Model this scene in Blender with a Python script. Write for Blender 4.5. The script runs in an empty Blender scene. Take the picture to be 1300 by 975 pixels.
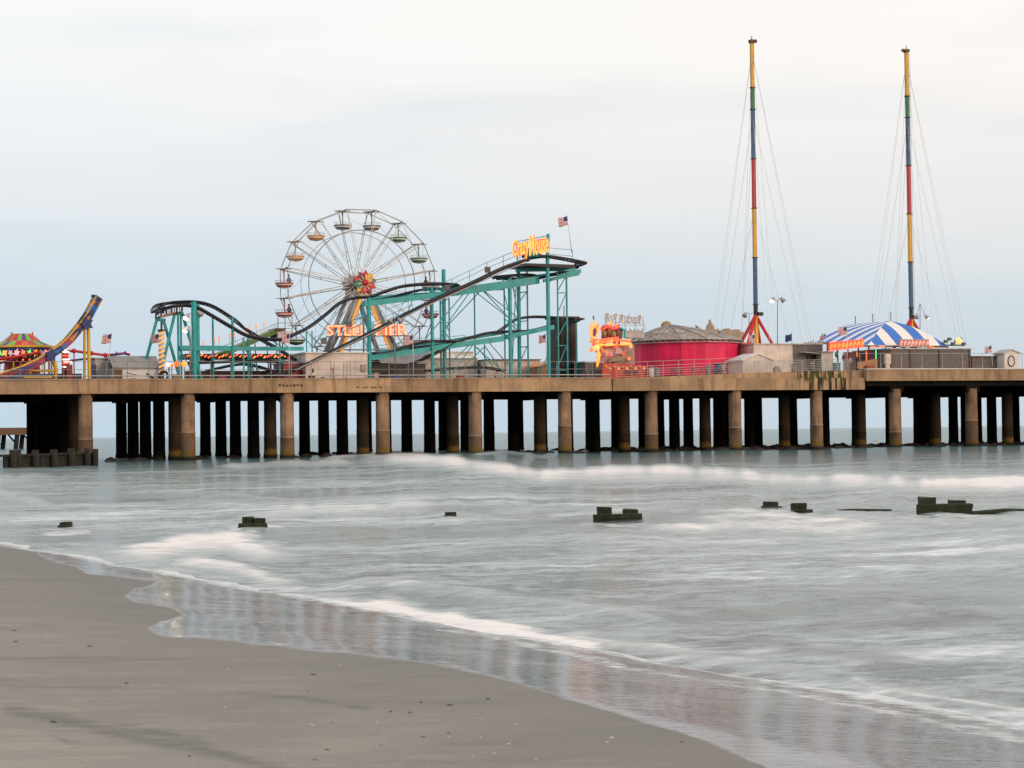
import bpy, math, random
from mathutils import Vector, noise
random.seed(7)
R = math.radians
scn = bpy.context.scene
COL = scn.collection

# ------------------------------------------------------------------ camera
FPX = 2650.0
TH = math.atan(0.3836); PITCH = math.atan(61.0/FPX); ROLL = 0.0129
EYE = 2.2; Z0 = 194.0; X0 = -542.0/FPX*Z0
right0 = Vector((math.cos(TH), -math.sin(TH), 0)); fwdh = Vector((math.sin(TH), math.cos(TH), 0))
CAM = -(right0*X0 + fwdh*Z0); CAM.z = EYE
FW = (fwdh*math.cos(PITCH) + Vector((0, 0, math.sin(PITCH)))).normalized()
up0 = right0.cross(FW)
RT = right0*math.cos(ROLL) - up0*math.sin(ROLL)
UP = up0*math.cos(ROLL) + right0*math.sin(ROLL)
def ray(px, py): return RT*(px-650) + UP*(487.5-py) + FW*FPX
def P(px, py, t):
    d = ray(px, py); k = (t-CAM.y)/d.y
    return CAM + d*k
def K(px, t):
    d = ray(px, 500); return (t-CAM.y)/d.y
def G(px, py, z=0.0):
    d = ray(px, py); k = (z-CAM.z)/d.z
    return CAM + d*k
def pix(p):
    v = p-CAM; zz = v.dot(FW)
    return 650+FPX*v.dot(RT)/zz, 487.5-FPX*v.dot(UP)/zz
cd = bpy.data.cameras.new('camera'); cam = bpy.data.objects.new('camera', cd); COL.objects.link(cam)
from mathutils import Matrix
m = Matrix((RT, UP, -FW)).transposed().to_4x4(); m.translation = CAM
cam.matrix_world = m
cd.sensor_width = 36; cd.lens = 36*FPX/1300; cd.clip_end = 60000; cd.clip_start = 0.1
scn.camera = cam
scn.view_settings.view_transform = 'Standard'; scn.view_settings.look = 'None'
scn.view_settings.exposure = 0.1; scn.view_settings.gamma = 1

# beach frame: q = distance seaward, r = along the shore
camg = Vector((CAM.x, CAM.y, 0))
NQ = (right0*0.89 + fwdh*0.45).normalized(); NR = (fwdh*0.89 - right0*0.45).normalized()
def qr(p): v = Vector((p[0], p[1], 0))-camg; return v.dot(NQ), v.dot(NR)
def beach_z(x, y):
    q, r = qr((x, y))
    d = 10.35-q
    if d < 0: z = 0.09*d if d > -20 else -1.8
    elif d < 3.2: z = 0.09*d
    else: z = 0.288+0.045*(d-3.2) if d < 25 else 1.27
    z += 0.035*noise.noise(Vector((r*.33, q*.2, 8)))*math.exp(-(d/1.6)**2) + .018*noise.noise(Vector((r*1.1, q*.8, 5)))*math.exp(-(d/1.0)**2)
    z += 0.016*noise.noise(Vector((q*.55, r*.22, 3)))*min(1, max(0, d))
    return z

# ------------------------------------------------------------------ helpers
def tag(o, label=None, cat=None, group=None, kind=None):
    if label: o['label'] = label
    if cat: o['category'] = cat
    if group: o['group'] = group
    if kind: o['kind'] = kind
    return o
ORG = {}
def thing(name, loc, label, cat, group=None):
    o = bpy.data.objects.new(name, None); COL.objects.link(o)
    o.location = loc; o.empty_display_size = .3
    ORG[o.name] = Vector(loc)
    return tag(o, label, cat, group)
class MB:
    def __init__(s): s.v = []; s.f = []; s.mi = []; s.uv = None
    def add(s, vs, fs, mi=0):
        b = len(s.v); s.v += [Vector(v) for v in vs]
        for f in fs: s.f.append([b+i for i in f]); s.mi.append(mi)
        return s
    def box(s, a, b, mi=0):
        (x0, y0, z0), (x1, y1, z1) = a, b
        x0, x1 = sorted((x0, x1)); y0, y1 = sorted((y0, y1)); z0, z1 = sorted((z0, z1))
        return s.add([(x0,y0,z0),(x1,y0,z0),(x1,y1,z0),(x0,y1,z0),(x0,y0,z1),(x1,y0,z1),(x1,y1,z1),(x0,y1,z1)],
              [(0,3,2,1),(4,5,6,7),(0,1,5,4),(1,2,6,5),(2,3,7,6),(3,0,4,7)], mi)
    def tube(s, pts, r, n=6, mi=0, cap=True, rs=None):
        pts = [Vector(p) for p in pts]; b = len(s.v); N = len(pts)
        prev = None
        for i, p in enumerate(pts):
            d = (pts[min(i+1, N-1)]-pts[max(i-1, 0)])
            d = d.normalized() if d.length > 1e-9 else Vector((0, 0, 1))
            if prev is None:
                a = d.cross(Vector((0, 0, 1)))
                if a.length < 1e-3: a = d.cross(Vector((0, 1, 0)))
            else: a = prev - d*prev.dot(d)
            a.normalize(); prev = a; c = d.cross(a)
            rr = rs[i] if rs else r
            for j in range(n):
                w = 2*math.pi*(j+.5)/n
                s.v.append(p + a*math.cos(w)*rr + c*math.sin(w)*rr)
        for i in range(N-1):
            for j in range(n):
                s.f.append([b+i*n+j, b+i*n+(j+1) % n, b+(i+1)*n+(j+1) % n, b+(i+1)*n+j]); s.mi.append(mi)
        if cap:
            s.f.append([b+j for j in range(n)][::-1]); s.mi.append(mi)
            s.f.append([b+(N-1)*n+j for j in range(n)]); s.mi.append(mi)
        return s
    def bar(s, a, b, r, n=4, mi=0): return s.tube([a, b], r, n, mi)
    def lathe(s, c, prof, n=16, mi=0, a0=0, sx=1, sy=1):
        b = len(s.v); c = Vector(c)
        for (r, z) in prof:
            for j in range(n):
                w = 2*math.pi*j/n+a0
                s.v.append(c+Vector((r*math.cos(w)*sx, r*math.sin(w)*sy, z)))
        for i in range(len(prof)-1):
            for j in range(n):
                s.f.append([b+i*n+j, b+i*n+(j+1) % n, b+(i+1)*n+(j+1) % n, b+(i+1)*n+j]); s.mi.append(mi)
        s.f.append([b+j for j in range(n)][::-1]); s.mi.append(mi)
        s.f.append([b+(len(prof)-1)*n+j for j in range(n)]); s.mi.append(mi)
        return s
    def prism(s, pts, depth, mi=0):      # outline (facing the sea side) gets thickness along +Y
        n = len(pts); a = [Vector(p) for p in pts]; bb = [p+Vector((0, depth, 0)) for p in a]
        fs = [list(range(n)), list(range(2*n-1, n-1, -1))]
        for i in range(n): fs.append([i, i+n, (i+1) % n+n, (i+1) % n])
        return s.add(a+bb, fs, mi)
    def ball(s, c, r, n=8, mi=0, sz=1):
        pr = [(max(1e-4, r*math.sin(math.pi*i/n)), -r*sz*math.cos(math.pi*i/n)) for i in range(n+1)]
        return s.lathe(c, pr, n, mi)
    def build(s, name, mats, parent=None, smooth=False, label=None):
        me = bpy.data.meshes.new(name)
        off = Vector((0, 0, 0)); q = parent
        if q is not None:
            while q.parent: q = q.parent
            off = ORG.get(q.name, Vector((0, 0, 0)))
        me.from_pydata([tuple(v-off) for v in s.v], [], s.f)
        if not isinstance(mats, (list, tuple)): mats = [mats]
        for m_ in mats: me.materials.append(m_)
        for p, i in zip(me.polygons, s.mi): p.material_index = i; p.use_smooth = smooth
        if s.uv:
            ul = me.uv_layers.new(name='UVMap')
            for l in me.loops: ul.data[l.index].uv = s.uv[l.vertex_index]
        me.update()
        o = bpy.data.objects.new(name, me); COL.objects.link(o)
        if parent is not None: o.parent = parent
        if label: o['label'] = label
        return o
def solo(mb, name, mats, label, cat, group=None, smooth=False):
    c = Vector((sum(v.x for v in mb.v)/len(mb.v), sum(v.y for v in mb.v)/len(mb.v), min(v.z for v in mb.v)))
    mb.v = [v-c for v in mb.v]
    o = mb.build(name, mats, None, smooth); o.location = c; ORG[o.name] = c
    return tag(o, label, cat, group)

# ------------------------------------------------------------------ materials
def newmat(name):
    m_ = bpy.data.materials.new(name); m_.use_nodes = True
    nt = m_.node_tree; return m_, nt, nt.nodes['Principled BSDF']
def N(nt, t, **kw):
    n = nt.nodes.new(t)
    for k, v in kw.items():
        if k in n.inputs: n.inputs[k].default_value = v
        else: setattr(n, k, v)
    return n
def mixc(nt, fac, a, b, blend='MIX'):
    n = nt.nodes.new('ShaderNodeMix'); n.data_type = 'RGBA'; n.blend_type = blend
    for idx, v in ((0, fac), (6, a), (7, b)):
        if isinstance(v, (int, float)): n.inputs[idx].default_value = v
        elif isinstance(v, tuple): n.inputs[idx].default_value = (*v, 1)[:4]
        else: nt.links.new(v, n.inputs[idx])
    return n.outputs[2]
def ramp(nt, src, a, b, va=0.0, vb=1.0):
    n = nt.nodes.new('ShaderNodeMapRange'); n.clamp = True
    n.inputs[1].default_value = a; n.inputs[2].default_value = b
    n.inputs[3].default_value = va; n.inputs[4].default_value = vb
    nt.links.new(src, n.inputs[0]); return n.outputs[0]
def math_(nt, op, a, b=None):
    n = nt.nodes.new('ShaderNodeMath'); n.operation = op
    for i, v in enumerate((a, b)):
        if v is None: continue
        if isinstance(v, (int, float)): n.inputs[i].default_value = v
        else: nt.links.new(v, n.inputs[i])
    return n.outputs[0]
def noisen(nt, scale, detail=4, vec=(1, 1, 1), rot=0, coord='Object', rough=.55):
    tc = nt.nodes.new('ShaderNodeTexCoord') if coord == 'Object' else nt.nodes.new('ShaderNodeNewGeometry')
    mp = nt.nodes.new('ShaderNodeMapping'); mp.inputs['Scale'].default_value = vec; mp.inputs['Rotation'].default_value = (0, 0, rot)
    nt.links.new(tc.outputs['Object' if coord == 'Object' else 'Position'], mp.inputs[0])
    n = nt.nodes.new('ShaderNodeTexNoise'); n.inputs['Scale'].default_value = scale; n.inputs['Detail'].default_value = detail
    n.inputs['Roughness'].default_value = rough
    nt.links.new(mp.outputs[0], n.inputs['Vector']); return n.outputs['Fac']
MC = {}
def paint(name, c, rough=.5, metal=0, var=.25, scale=1.2, dirt=(.12, .09, .07), dirtamt=.35, emit=None, es=0):
    if name in MC: return MC[name]
    m_, nt, b = newmat(name)
    n1 = noisen(nt, scale, 5); n2 = noisen(nt, scale*.7, 6, (1, 1, .25))
    dark = tuple(x*(1-var) for x in c)
    c1 = mixc(nt, ramp(nt, n1, .35, .65), dark, c)
    c2 = mixc(nt, math_(nt, 'MULTIPLY', ramp(nt, n2, .52, .72), dirtamt), c1, dirt)
    nt.links.new(c2, b.inputs['Base Color'])
    b.inputs['Roughness'].default_value = rough; b.inputs['Metallic'].default_value = metal
    if emit:
        b.inputs['Emission Color'].default_value = (*emit, 1); b.inputs['Emission Strength'].default_value = es
    MC[name] = m_; return m_
def glow(name, c, s):
    return paint(name, tuple(min(.8, x) for x in c), emit=c, es=s, dirtamt=0)

def concrete(name, base, dark, streak=.5, algae=False, moss=None, speck=.25, spec=.4):
    m_, nt, b = newmat(name)
    n1 = noisen(nt, .5, 6, coord='Geo'); n2 = noisen(nt, 1.6, 5, (1, 1, .12), coord='Geo'); n3 = noisen(nt, 6, 6, coord='Geo')
    c = mixc(nt, ramp(nt, n1, .35, .68), dark, base)
    c = mixc(nt, math_(nt, 'MULTIPLY', ramp(nt, n2, .5, .7), streak), c, tuple(x*.45 for x in dark))
    c = mixc(nt, math_(nt, 'MULTIPLY', ramp(nt, n3, .45, .75), speck), c, (.42, .36, .29))
    geo = nt.nodes.new('ShaderNodeNewGeometry'); sep = nt.nodes.new('ShaderNodeSeparateXYZ'); nt.links.new(geo.outputs['Position'], sep.inputs[0])
    if algae:
        edge = math_(nt, 'ADD', sep.outputs['Z'], math_(nt, 'MULTIPLY', n3, 1.1))
        c = mixc(nt, math_(nt,'MULTIPLY',ramp(nt, edge, 2.9, 1.6),.55), c, tuple(x*.6 for x in dark))
        c = mixc(nt, ramp(nt, edge, 1.5, 1.3), c, (.15, .09, .022))
        c = mixc(nt, ramp(nt, sep.outputs['Z'], .45, .15), c, (.015, .014, .009))
    if moss:
        a_ = math_(nt, 'MULTIPLY', ramp(nt, sep.outputs['X'], moss[0], moss[0]+1.5), ramp(nt, sep.outputs['X'], moss[1], moss[1]-1.5))
        n4 = noisen(nt, 1.3, 5, (1, 1, .5), coord='Geo'); n5 = noisen(nt, 2.4, 3, (1, 1, .05), coord='Geo')
        c = mixc(nt, math_(nt, 'MULTIPLY', a_, ramp(nt, n5, .5, .58)), c, (.03, .022, .015))
        up_ = ramp(nt, math_(nt, 'ADD', sep.outputs['Z'], n4), 7.6, 8.1)
        c = mixc(nt, math_(nt, 'MULTIPLY', math_(nt, 'MULTIPLY', a_, up_), ramp(nt, n4, .46, .56)), c, (.05, .065, .015))
    oi = nt.nodes.new('ShaderNodeObjectInfo')
    c = mixc(nt, 1.0, c, mixc(nt, oi.outputs['Random'], (.74, .72, .70), (1.12, 1.12, 1.1)), 'MULTIPLY')
    nt.links.new(c, b.inputs['Base Color']); b.inputs['Roughness'].default_value = .9; b.inputs['Specular IOR Level'].default_value = spec
    bp = nt.nodes.new('ShaderNodeBump'); bp.inputs['Strength'].default_value = .4; bp.inputs['Distance'].default_value = .05
    nt.links.new(n3, bp.inputs['Height']); nt.links.new(bp.outputs[0], b.inputs['Normal'])
    return m_

M_teal = paint('teal_paint', (.012, .39, .40), .45, var=.3, dirtamt=.25)
M_track = paint('dark_track_steel', (.014, .012, .02), .45, .3, dirtamt=.03)
M_red = paint('red_paint', (.62, .02, .02), .45, dirtamt=.15)
M_dred = paint('dark_red_paint', (.3, .02, .03), .5)
M_yellow = paint('yellow_paint', (.80, .44, .02), .45, var=.15, dirtamt=.12)
M_blue = paint('navy_paint', (.006, .025, .15), .45, dirtamt=.08)
M_mast_blue = paint('faded_blue_paint', (.06, .13, .26), .5)
M_green = paint('green_paint', (.03, .22, .09), .5)
M_white = paint('white_paint', (.76, .72, .68), .55, dirtamt=.2)
M_cream = paint('cream_panel', (.76, .63, .56), .6, dirtamt=.2)
M_grey = paint('grey_steel', (.26, .25, .25), .45, .3)
M_lgrey = paint('light_grey_steel', (.42, .40, .39), .5, .2)
M_black = paint('black_steel', (.008, .009, .013), .55, dirtamt=.03)
M_orange = paint('orange_paint', (.75, .22, .02), .5)
M_brown = paint('brown_wood', (.16, .085, .045), .8, scale=3)
M_ply = paint('plywood', (.42, .22, .09), .75, scale=3)
M_roofgrey = paint('grey_roof', (.30, .29, .29), .8, scale=2)
M_mesh = paint('dark_mesh_screen', (.16, .14, .135), .8, scale=2)
M_pink = paint('crimson_canvas', (.88, .008, .10), .6, var=.3, scale=.5, dirt=(.3, .01, .06), dirtamt=.5)
M_wood_old = paint('weathered_timber', (.02, .017, .013), .9, scale=4, dirt=(.035,.03,.015))
M_stub = paint('algae_timber', (.020, .032, .008), .85, var=.75, scale=7, dirt=(.035, .016, .009), dirtamt=.8)
M_glow_o = glow('orange_bulbs', (1, .16, .03), 1.0)
M_glow_y = glow('yellow_bulbs', (1, .36, .07), 1.1)
M_glow_r = glow('red_bulbs', (1, .10, .05), 1.4)
M_glow_w = glow('warm_floodlight', (1, .8, .5), 55)
M_glow_s = glow('soft_warm_lamp', (1, .75, .5), 3)
M_glow_p = glow('pink_bulbs', (1, .25, .3), 1.3)

# ------------------------------------------------------------------ world
w = bpy.data.worlds.new('World'); scn.world = w; w.use_nodes = True
nt = w.node_tree; bg = nt.nodes['Background']
SUN_EL, SUN_AZ = R(14), 0
sky = nt.nodes.new('ShaderNodeTexSky'); sky.sky_type = 'NISHITA'; sky.sun_disc = False
sundir = (-fwdh*0.62 + right0*0.78).normalized()
sundir = Vector((sundir.x*math.cos(SUN_EL), sundir.y*math.cos(SUN_EL), math.sin(SUN_EL)))
sky.sun_elevation = SUN_EL; sky.sun_rotation = math.atan2(sundir.x, sundir.y)
sky.air_density = 1.5; sky.dust_density = 2.5
tc = nt.nodes.new('ShaderNodeTexCoord'); sep = nt.nodes.new('ShaderNodeSeparateXYZ'); nt.links.new(tc.outputs['Generated'], sep.inputs[0])
mp = nt.nodes.new('ShaderNodeMapping'); mp.inputs['Scale'].default_value = (1, 1, 6.5); nt.links.new(tc.outputs['Generated'], mp.inputs[0])
nz = nt.nodes.new('ShaderNodeTexNoise'); nz.inputs['Scale'].default_value = 3.1; nz.inputs['Detail'].default_value = 5; nt.links.new(mp.outputs[0], nz.inputs['Vector'])
nz2 = nt.nodes.new('ShaderNodeTexNoise'); nz2.inputs['Scale'].default_value = 4.2; nz2.inputs['Detail'].default_value = 3; nt.links.new(mp.outputs[0], nz2.inputs['Vector'])
cr = nt.nodes.new('ShaderNodeValToRGB')
zz = math_(nt, 'ADD', sep.outputs['Z'], math_(nt, 'MULTIPLY', math_(nt, 'SUBTRACT', nz.outputs['Fac'], .5), .06))
nt.links.new(zz, cr.inputs[0])
e = cr.color_ramp.elements
e[0].position = 0.0; e[0].color = (.56, .675, .765, 1)
e[1].position = 1.0; e[1].color = (.86, .88, .91, 1)
for p_, c_ in ((.06, (.62, .715, .79)), (.105, (.78, .805, .83)), (.145, (.87, .868, .872)), (.19, (.95, .93, .905)), (.4, (.93, .93, .93))):
    x = e.new(p_); x.color = (*c_, 1)
cl = mixc(nt, math_(nt, 'MULTIPLY', ramp(nt, nz2.outputs['Fac'], .47, .66), .24), cr.outputs[0], (.56, .64, .72))
sidev = nt.nodes.new('ShaderNodeVectorMath'); sidev.operation = 'DOT_PRODUCT'; nt.links.new(tc.outputs['Generated'], sidev.inputs[0]); sidev.inputs[1].default_value = tuple(right0)
cl = mixc(nt, 1.0, cl, mixc(nt, ramp(nt, sidev.outputs['Value'], -.28, .28), (.965, 1.0, 1.035), (1.035, 1.0, .975)), 'MULTIPLY')
skc = mixc(nt, 1.0, sky.outputs[0], (.1, .1, .1), 'MULTIPLY')
fin = mixc(nt, .93, skc, cl)
nt.links.new(fin, bg.inputs[0]); bg.inputs[1].default_value = 1.0
sd = bpy.data.lights.new('sun', 'SUN'); sd.energy = 1.35; sd.angle = R(22); sd.color = (1, .71, .46)
so = bpy.data.objects.new('sun', sd); COL.objects.link(so); so.rotation_euler = sundir.to_track_quat('Z', 'Y').to_euler()

# ------------------------------------------------------------------ beach
S_PX = [(-120,686),(0,692),(45,699),(56,711),(95,718),(112,728),(205,737),(172,748),(160,756),(170,763),(215,772),(236,780),(185,797),(208,809),(330,818),(430,828),(560,845),(640,862),(700,880),(760,900),(860,928),(975,975),(1080,1030)]
def distpoly(x, y, poly, sy=1.0):
    best = 1e9; sg = 1
    for (x0, y0), (x1, y1) in zip(poly, poly[1:]):
        dx, dy = x1-x0, (y1-y0)*sy; L = dx*dx+dy*dy
        t = max(0, min(1, ((x-x0)*dx+(y-y0)*sy*dy)/L)) if L else 0
        ex, ey = x-(x0+dx*t), (y-y0)*sy-dy*t
        d = ex*ex+ey*ey
        if d < best:
            best = d; sg = 1 if dx*ey-dy*ex > 0 else -1
    return math.sqrt(best), sg
def frange(a, b, n): return [a+(b-a)*i/n for i in range(n+1)]
S_POLY = [(-400,640),(-400,686)]+S_PX+[(3000,1300),(3000,560)]
def inpoly(x, y):
    c = False; j = len(S_POLY)-1
    for i in range(len(S_POLY)):
        xi, yi = S_POLY[i]; xj, yj = S_POLY[j]
        if (yi > y) != (yj > y) and x < (xj-xi)*(y-yi)/(yj-yi)+xi: c = not c
        j = i
    return c
qs = [-400, -150, -60, -30, -15, -8] + frange(-4, 2, 12)[1:] + frange(2, 12, 130)[1:] + [13, 15, 20, 30, 60]
rs = [-400, -150, -50, -20, -5, 2] + [8*math.exp(i*math.log(70/8)/330) for i in range(331)] + [75, 82, 90, 110, 150, 220, 320, 500]
mb = MB(); wet = []; foamb = []; strk = []
STK = [([(10,900),(100,918),(180,938),(300,962),(380,985)], 9), ([(150,925),(215,934),(262,948)], 10), ([(-20,925),(60,935),(110,950)], 6), ([(300,880),(380,886),(470,900)], 4)]
for r_ in rs:
    for q_ in qs:
        p = camg + NQ*q_ + NR*r_
        z = beach_z(p.x, p.y)
        mb.v.append(Vector((p.x, p.y, z)))
        if 7 < r_ < 110 and 3 < q_ < 12.5:
            x, y = pix(Vector((p.x, p.y, z)))
            d, sg = distpoly(x, y, S_PX)
            sd_ = -d if inpoly(x, y) else d
            sd_ += 3.2*noise.noise(Vector((q_*1.6, r_*.9, 4))) + 1.6*noise.noise(Vector((q_*5, r_*3, 6)))
            strk.append(max(0, max(math.exp(-(distpoly(x, y, pl, 1)[0]/w_)**2) for pl, w_ in STK)) if y > 840 else 0)
            wet.append(max(0, min(1, (.5 - sd_/9.0))))
            q2 = 9.35+.45*noise.noise(Vector((r_*.28, 3, 1)))+.15*noise.noise(Vector((r_*1.2, 1, 1)))
            foamb.append(max(.42*math.exp(-((q_-q2)/(.16 if q_ < q2 else .5))**2)*max(0, min(1, (26-r_)/6)), max(0, 1-abs(sd_+3)/4.0)*.32, (.8 if 8 < r_ < 45 else .4)*math.exp(-((q_-10.3)/(.5+.25*noise.noise(Vector((r_*.4, 0, 2)))))**2)))
        else:
            wet.append(1.0 if q_ > 9 else 0.0); foamb.append(0); strk.append(0)
nq = len(qs)
for i in range(len(rs)-1):
    for j in range(nq-1):
        mb.f.append([i*nq+j, i*nq+j+1, (i+1)*nq+j+1, (i+1)*nq+j]); mb.mi.append(0)
m_, nt, b = newmat('sand')
aw = nt.nodes.new('ShaderNodeAttribute'); aw.attribute_name = 'wet'
af = nt.nodes.new('ShaderNodeAttribute'); af.attribute_name = 'foam'
ROT = -math.atan2(NR.y, NR.x)
n1 = noisen(nt, .35, 6, (1, 1.6, 1), ROT, 'Geo'); n2 = noisen(nt, 60, 3, coord='Geo'); n3 = noisen(nt, 3.2, 6, (.5, 2, 1), ROT-.4, 'Geo')
n4 = noisen(nt, 1.0, 5, (.35, 1.5, 1), ROT+.5, 'Geo')
dry = mixc(nt, ramp(nt, n1, .4, .6), (.305, .280, .240), (.350, .318, .272))
dry = mixc(nt, ramp(nt, n2, .3, .7, 0, .5), dry, (.20, .165, .135))
dry = mixc(nt, math_(nt, 'MULTIPLY', ramp(nt, n3, .56, .68), .55), dry, (.42, .37, .30))
dry = mixc(nt, math_(nt, 'MULTIPLY', ramp(nt, n4, .56, .72), .8), dry, (.15, .135, .12))
ast = nt.nodes.new('ShaderNodeAttribute'); ast.attribute_name = 'sediment'
nst = noisen(nt, 4.5, 6, (.8, 1.6, 1), ROT+.5, 'Geo', .65)
stf = ramp(nt, math_(nt, 'ADD', ast.outputs['Fac'], math_(nt, 'MULTIPLY', math_(nt, 'SUBTRACT', nst, .5), 2.0)), .35, 1.1)
dry = mixc(nt, math_(nt, 'MULTIPLY', math_(nt, 'MULTIPLY', stf, ramp(nt, ast.outputs['Fac'], 0, .2)), .75), dry, (.13, .118, .108))
ngr = noisen(nt, 170, 2, coord='Geo'); dry = mixc(nt, ramp(nt, ngr, .60, .72, 0, .5), dry, (.12, .10, .085)); dry = mixc(nt, ramp(nt, ngr, .40, .28, 0, .4), dry, (.5, .45, .38))
nmd = noisen(nt, 1.7, 6, (.7, 1.5, 1), ROT+.2, 'Geo', .6); dry = mixc(nt, ramp(nt, nmd, .52, .66, 0, .45), dry, (.43, .375, .31))
geo = nt.nodes.new('ShaderNodeNewGeometry'); sp = nt.nodes.new('ShaderNodeSeparateXYZ'); nt.links.new(geo.outputs['Position'], sp.inputs[0])
dampf = ramp(nt, math_(nt, 'ADD', sp.outputs['Z'], math_(nt, 'MULTIPLY', n1, .12)), .60, .32)
damp = mixc(nt, math_(nt, 'MULTIPLY', dampf, .75), dry, (.175, .162, .14))
wetc = mixc(nt, n1, (.085, .078, .066), (.12, .108, .092))
wn = ramp(nt, math_(nt, 'ADD', aw.outputs['Fac'], math_(nt, 'MULTIPLY', math_(nt, 'SUBTRACT', n3, .5), .4)), .3, .7)
c = mixc(nt, wn, damp, wetc)
lc = noisen(nt, 4.5, 7, (.9, 1.2, 1), ROT+.5, 'Geo', .65)
ff = math_(nt, 'ADD', math_(nt, 'MULTIPLY', af.outputs['Fac'], 1.1), math_(nt, 'MULTIPLY', math_(nt, 'SUBTRACT', lc, .52), 2.6))
ff = math_(nt, 'MULTIPLY', ramp(nt, ff, .2, .9), ramp(nt, af.outputs['Fac'], .08, .4))
c = mixc(nt, ff, c, (.72, .72, .70))
nt.links.new(c, b.inputs['Base Color'])
wr = mixc(nt, ramp(nt, n3, .42, .62), (.035, .035, .035), (.12, .12, .12)); rg = mixc(nt, wn, (.75, .75, .75), wr); rg = mixc(nt, ff, rg, (.6, .6, .6))
nt.links.new(rg, b.inputs['Roughness'])
nt.links.new(ramp(nt, wn, 0, 1, .25, .75), b.inputs['Specular IOR Level'])
bp = nt.nodes.new('ShaderNodeBump'); bp.inputs['Distance'].default_value = .010
nt.links.new(ramp(nt, wn, 0, 1, .9, .22), bp.inputs['Strength'])
n6 = noisen(nt, 9, 4, (.4, 2.2, 1), ROT+.35, 'Geo'); n5 = noisen(nt, 45, 4, coord='Geo')
rip = noisen(nt, 3.2, 2, (.9, 5.0, 1), -TH+.12, 'Geo'); rm = ramp(nt, noisen(nt, .7, 3, coord='Geo'), .42, .58)
hgt = math_(nt, 'ADD', math_(nt, 'MULTIPLY', n5, math_(nt, 'SUBTRACT', 1.0, math_(nt, 'MULTIPLY', wn, .9))), math_(nt, 'MULTIPLY', n6, 1.2))
hgt = math_(nt, 'ADD', hgt, math_(nt, 'MULTIPLY', math_(nt, 'MULTIPLY', rip, rm), math_(nt, 'MULTIPLY', wn, 2.2)))
nt.links.new(math_(nt, 'ADD', hgt, 0.0), bp.inputs['Height']); nt.links.new(bp.outputs[0], b.inputs['Normal'])
beach = mb.build('beach', m_, None, True); beach['kind'] = 'structure'
for nm, arr in (('wet', wet), ('foam', foamb), ('sediment', strk)):
    at = beach.data.attributes.new(nm, 'FLOAT', 'POINT'); at.data.foreach_set('value', arr)

# ------------------------------------------------------------------ sea
# crest lines: (points, half width px, foam, height m)
CR = [
 ([(60,671),(83,672),(110,671)], 2.2, .7, 0), ([(298,675),(322,677),(352,675)], 3, .8, 0), ([(555,663),(572,664),(592,662)], 2.5, .6, 0),
 ([(748,663),(783,666),(822,664)], 3, .75, 0), ([(960,648),(980,649),(1030,657)], 2.6, .7, 0), ([(1155,655),(1197,658),(1240,656)], 3, .75, 0),
 ([(500,581),(560,587),(620,597),(690,604),(760,600),(830,601)], 11, .95, .24),
 ([(790,599),(860,598),(950,603),(1050,607),(1130,612),(1220,616),(1320,617)], 12, 1.0, .26),
 ([(300,592),(350,588),(430,587)], 5, .7, .12),
 ([(425,583),(455,578),(490,585)], 4, .9, .2),
 ([(610,580),(645,576),(690,581)], 4, .5, .25),
 ([(120,624),(180,617),(240,627)], 8, .35, .05),
 ([(240,634),(310,631),(340,634)], 4, .45, .14),
 ([(345,655),(390,648),(440,650),(500,645),(560,646)], 12, .62, .08),
 ([(870,668),(930,662),(1000,667),(1070,668)], 13, .85, .10),
 ([(560,655),(700,652),(850,655),(1000,660)], 5, .30, .12),
 ([(195,700),(240,690),(290,688),(325,698)], 15, .85, .10),
 ([(250,715),(300,722),(345,738)], 9, .75, .03),
 ([(100,690),(200,696),(260,712)], 6, .5, .0),
 ([(330,756),(400,762),(480,772),(560,786),(640,801)], 15, .9, .03),
 ([(540,800),(650,806),(740,822)], 7, .95, .02),
 ([(470,745),(560,752),(650,765),(720,770),(830,788)], 9, .45, .09),
 ([(740,812),(830,822),(900,835),(1000,850),(1085,862)], 11, .7, .04),
 ([(1085,862),(1110,875),(1200,888),(1320,905)], 4, 1.0, .02),
 ([(1000,880),(1150,905),(1320,935)], 6, .25, .0),
 ([(0,625),(60,640),(150,640)], 10, .45, .03),
 ([(0,660),(90,668),(200,672)], 6, .35, .0),
 ([(700,715),(850,722),(1000,735),(1200,745)], 12, .22, .03),
 ([(1050,700),(1200,695),(1320,700)], 12, .30, .02),
 ([(620,690),(720,684),(820,690)], 8, .38, .05), ([(1080,662),(1200,666),(1320,662)], 7, .5, .05), ([(380,612),(500,616),(640,618)], 6, .42, .06),
 ([(820,640),(900,636),(960,640)], 5, .5, .05), ([(900,760),(1000,755),(1120,765),(1250,780)], 10, .32, .05), ([(480,706),(560,700),(650,706)], 7, .35, .04),
 ([(0,606),(90,602),(220,608)], 5, .45, .05), ([(1100,820),(1200,828),(1320,840)], 9, .35, .04),
]
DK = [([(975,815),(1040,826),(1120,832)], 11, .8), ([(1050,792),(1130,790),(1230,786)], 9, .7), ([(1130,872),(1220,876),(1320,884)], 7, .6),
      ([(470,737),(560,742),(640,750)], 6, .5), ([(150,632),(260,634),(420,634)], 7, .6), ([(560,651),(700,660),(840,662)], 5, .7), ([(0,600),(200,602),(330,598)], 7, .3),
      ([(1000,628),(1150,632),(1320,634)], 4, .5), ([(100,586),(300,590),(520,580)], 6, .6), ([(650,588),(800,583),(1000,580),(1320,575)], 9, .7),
      ([(700,740),(900,745),(1100,760)], 12, .4)]  # dark wave faces and the shaded pier foot, painted as darker water
import numpy as np
th_l = [-75,-55,-40,-30,-22,-18] + frange(-15.6, 15.6, 520) + [18,22,30,40,55,75]
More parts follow.
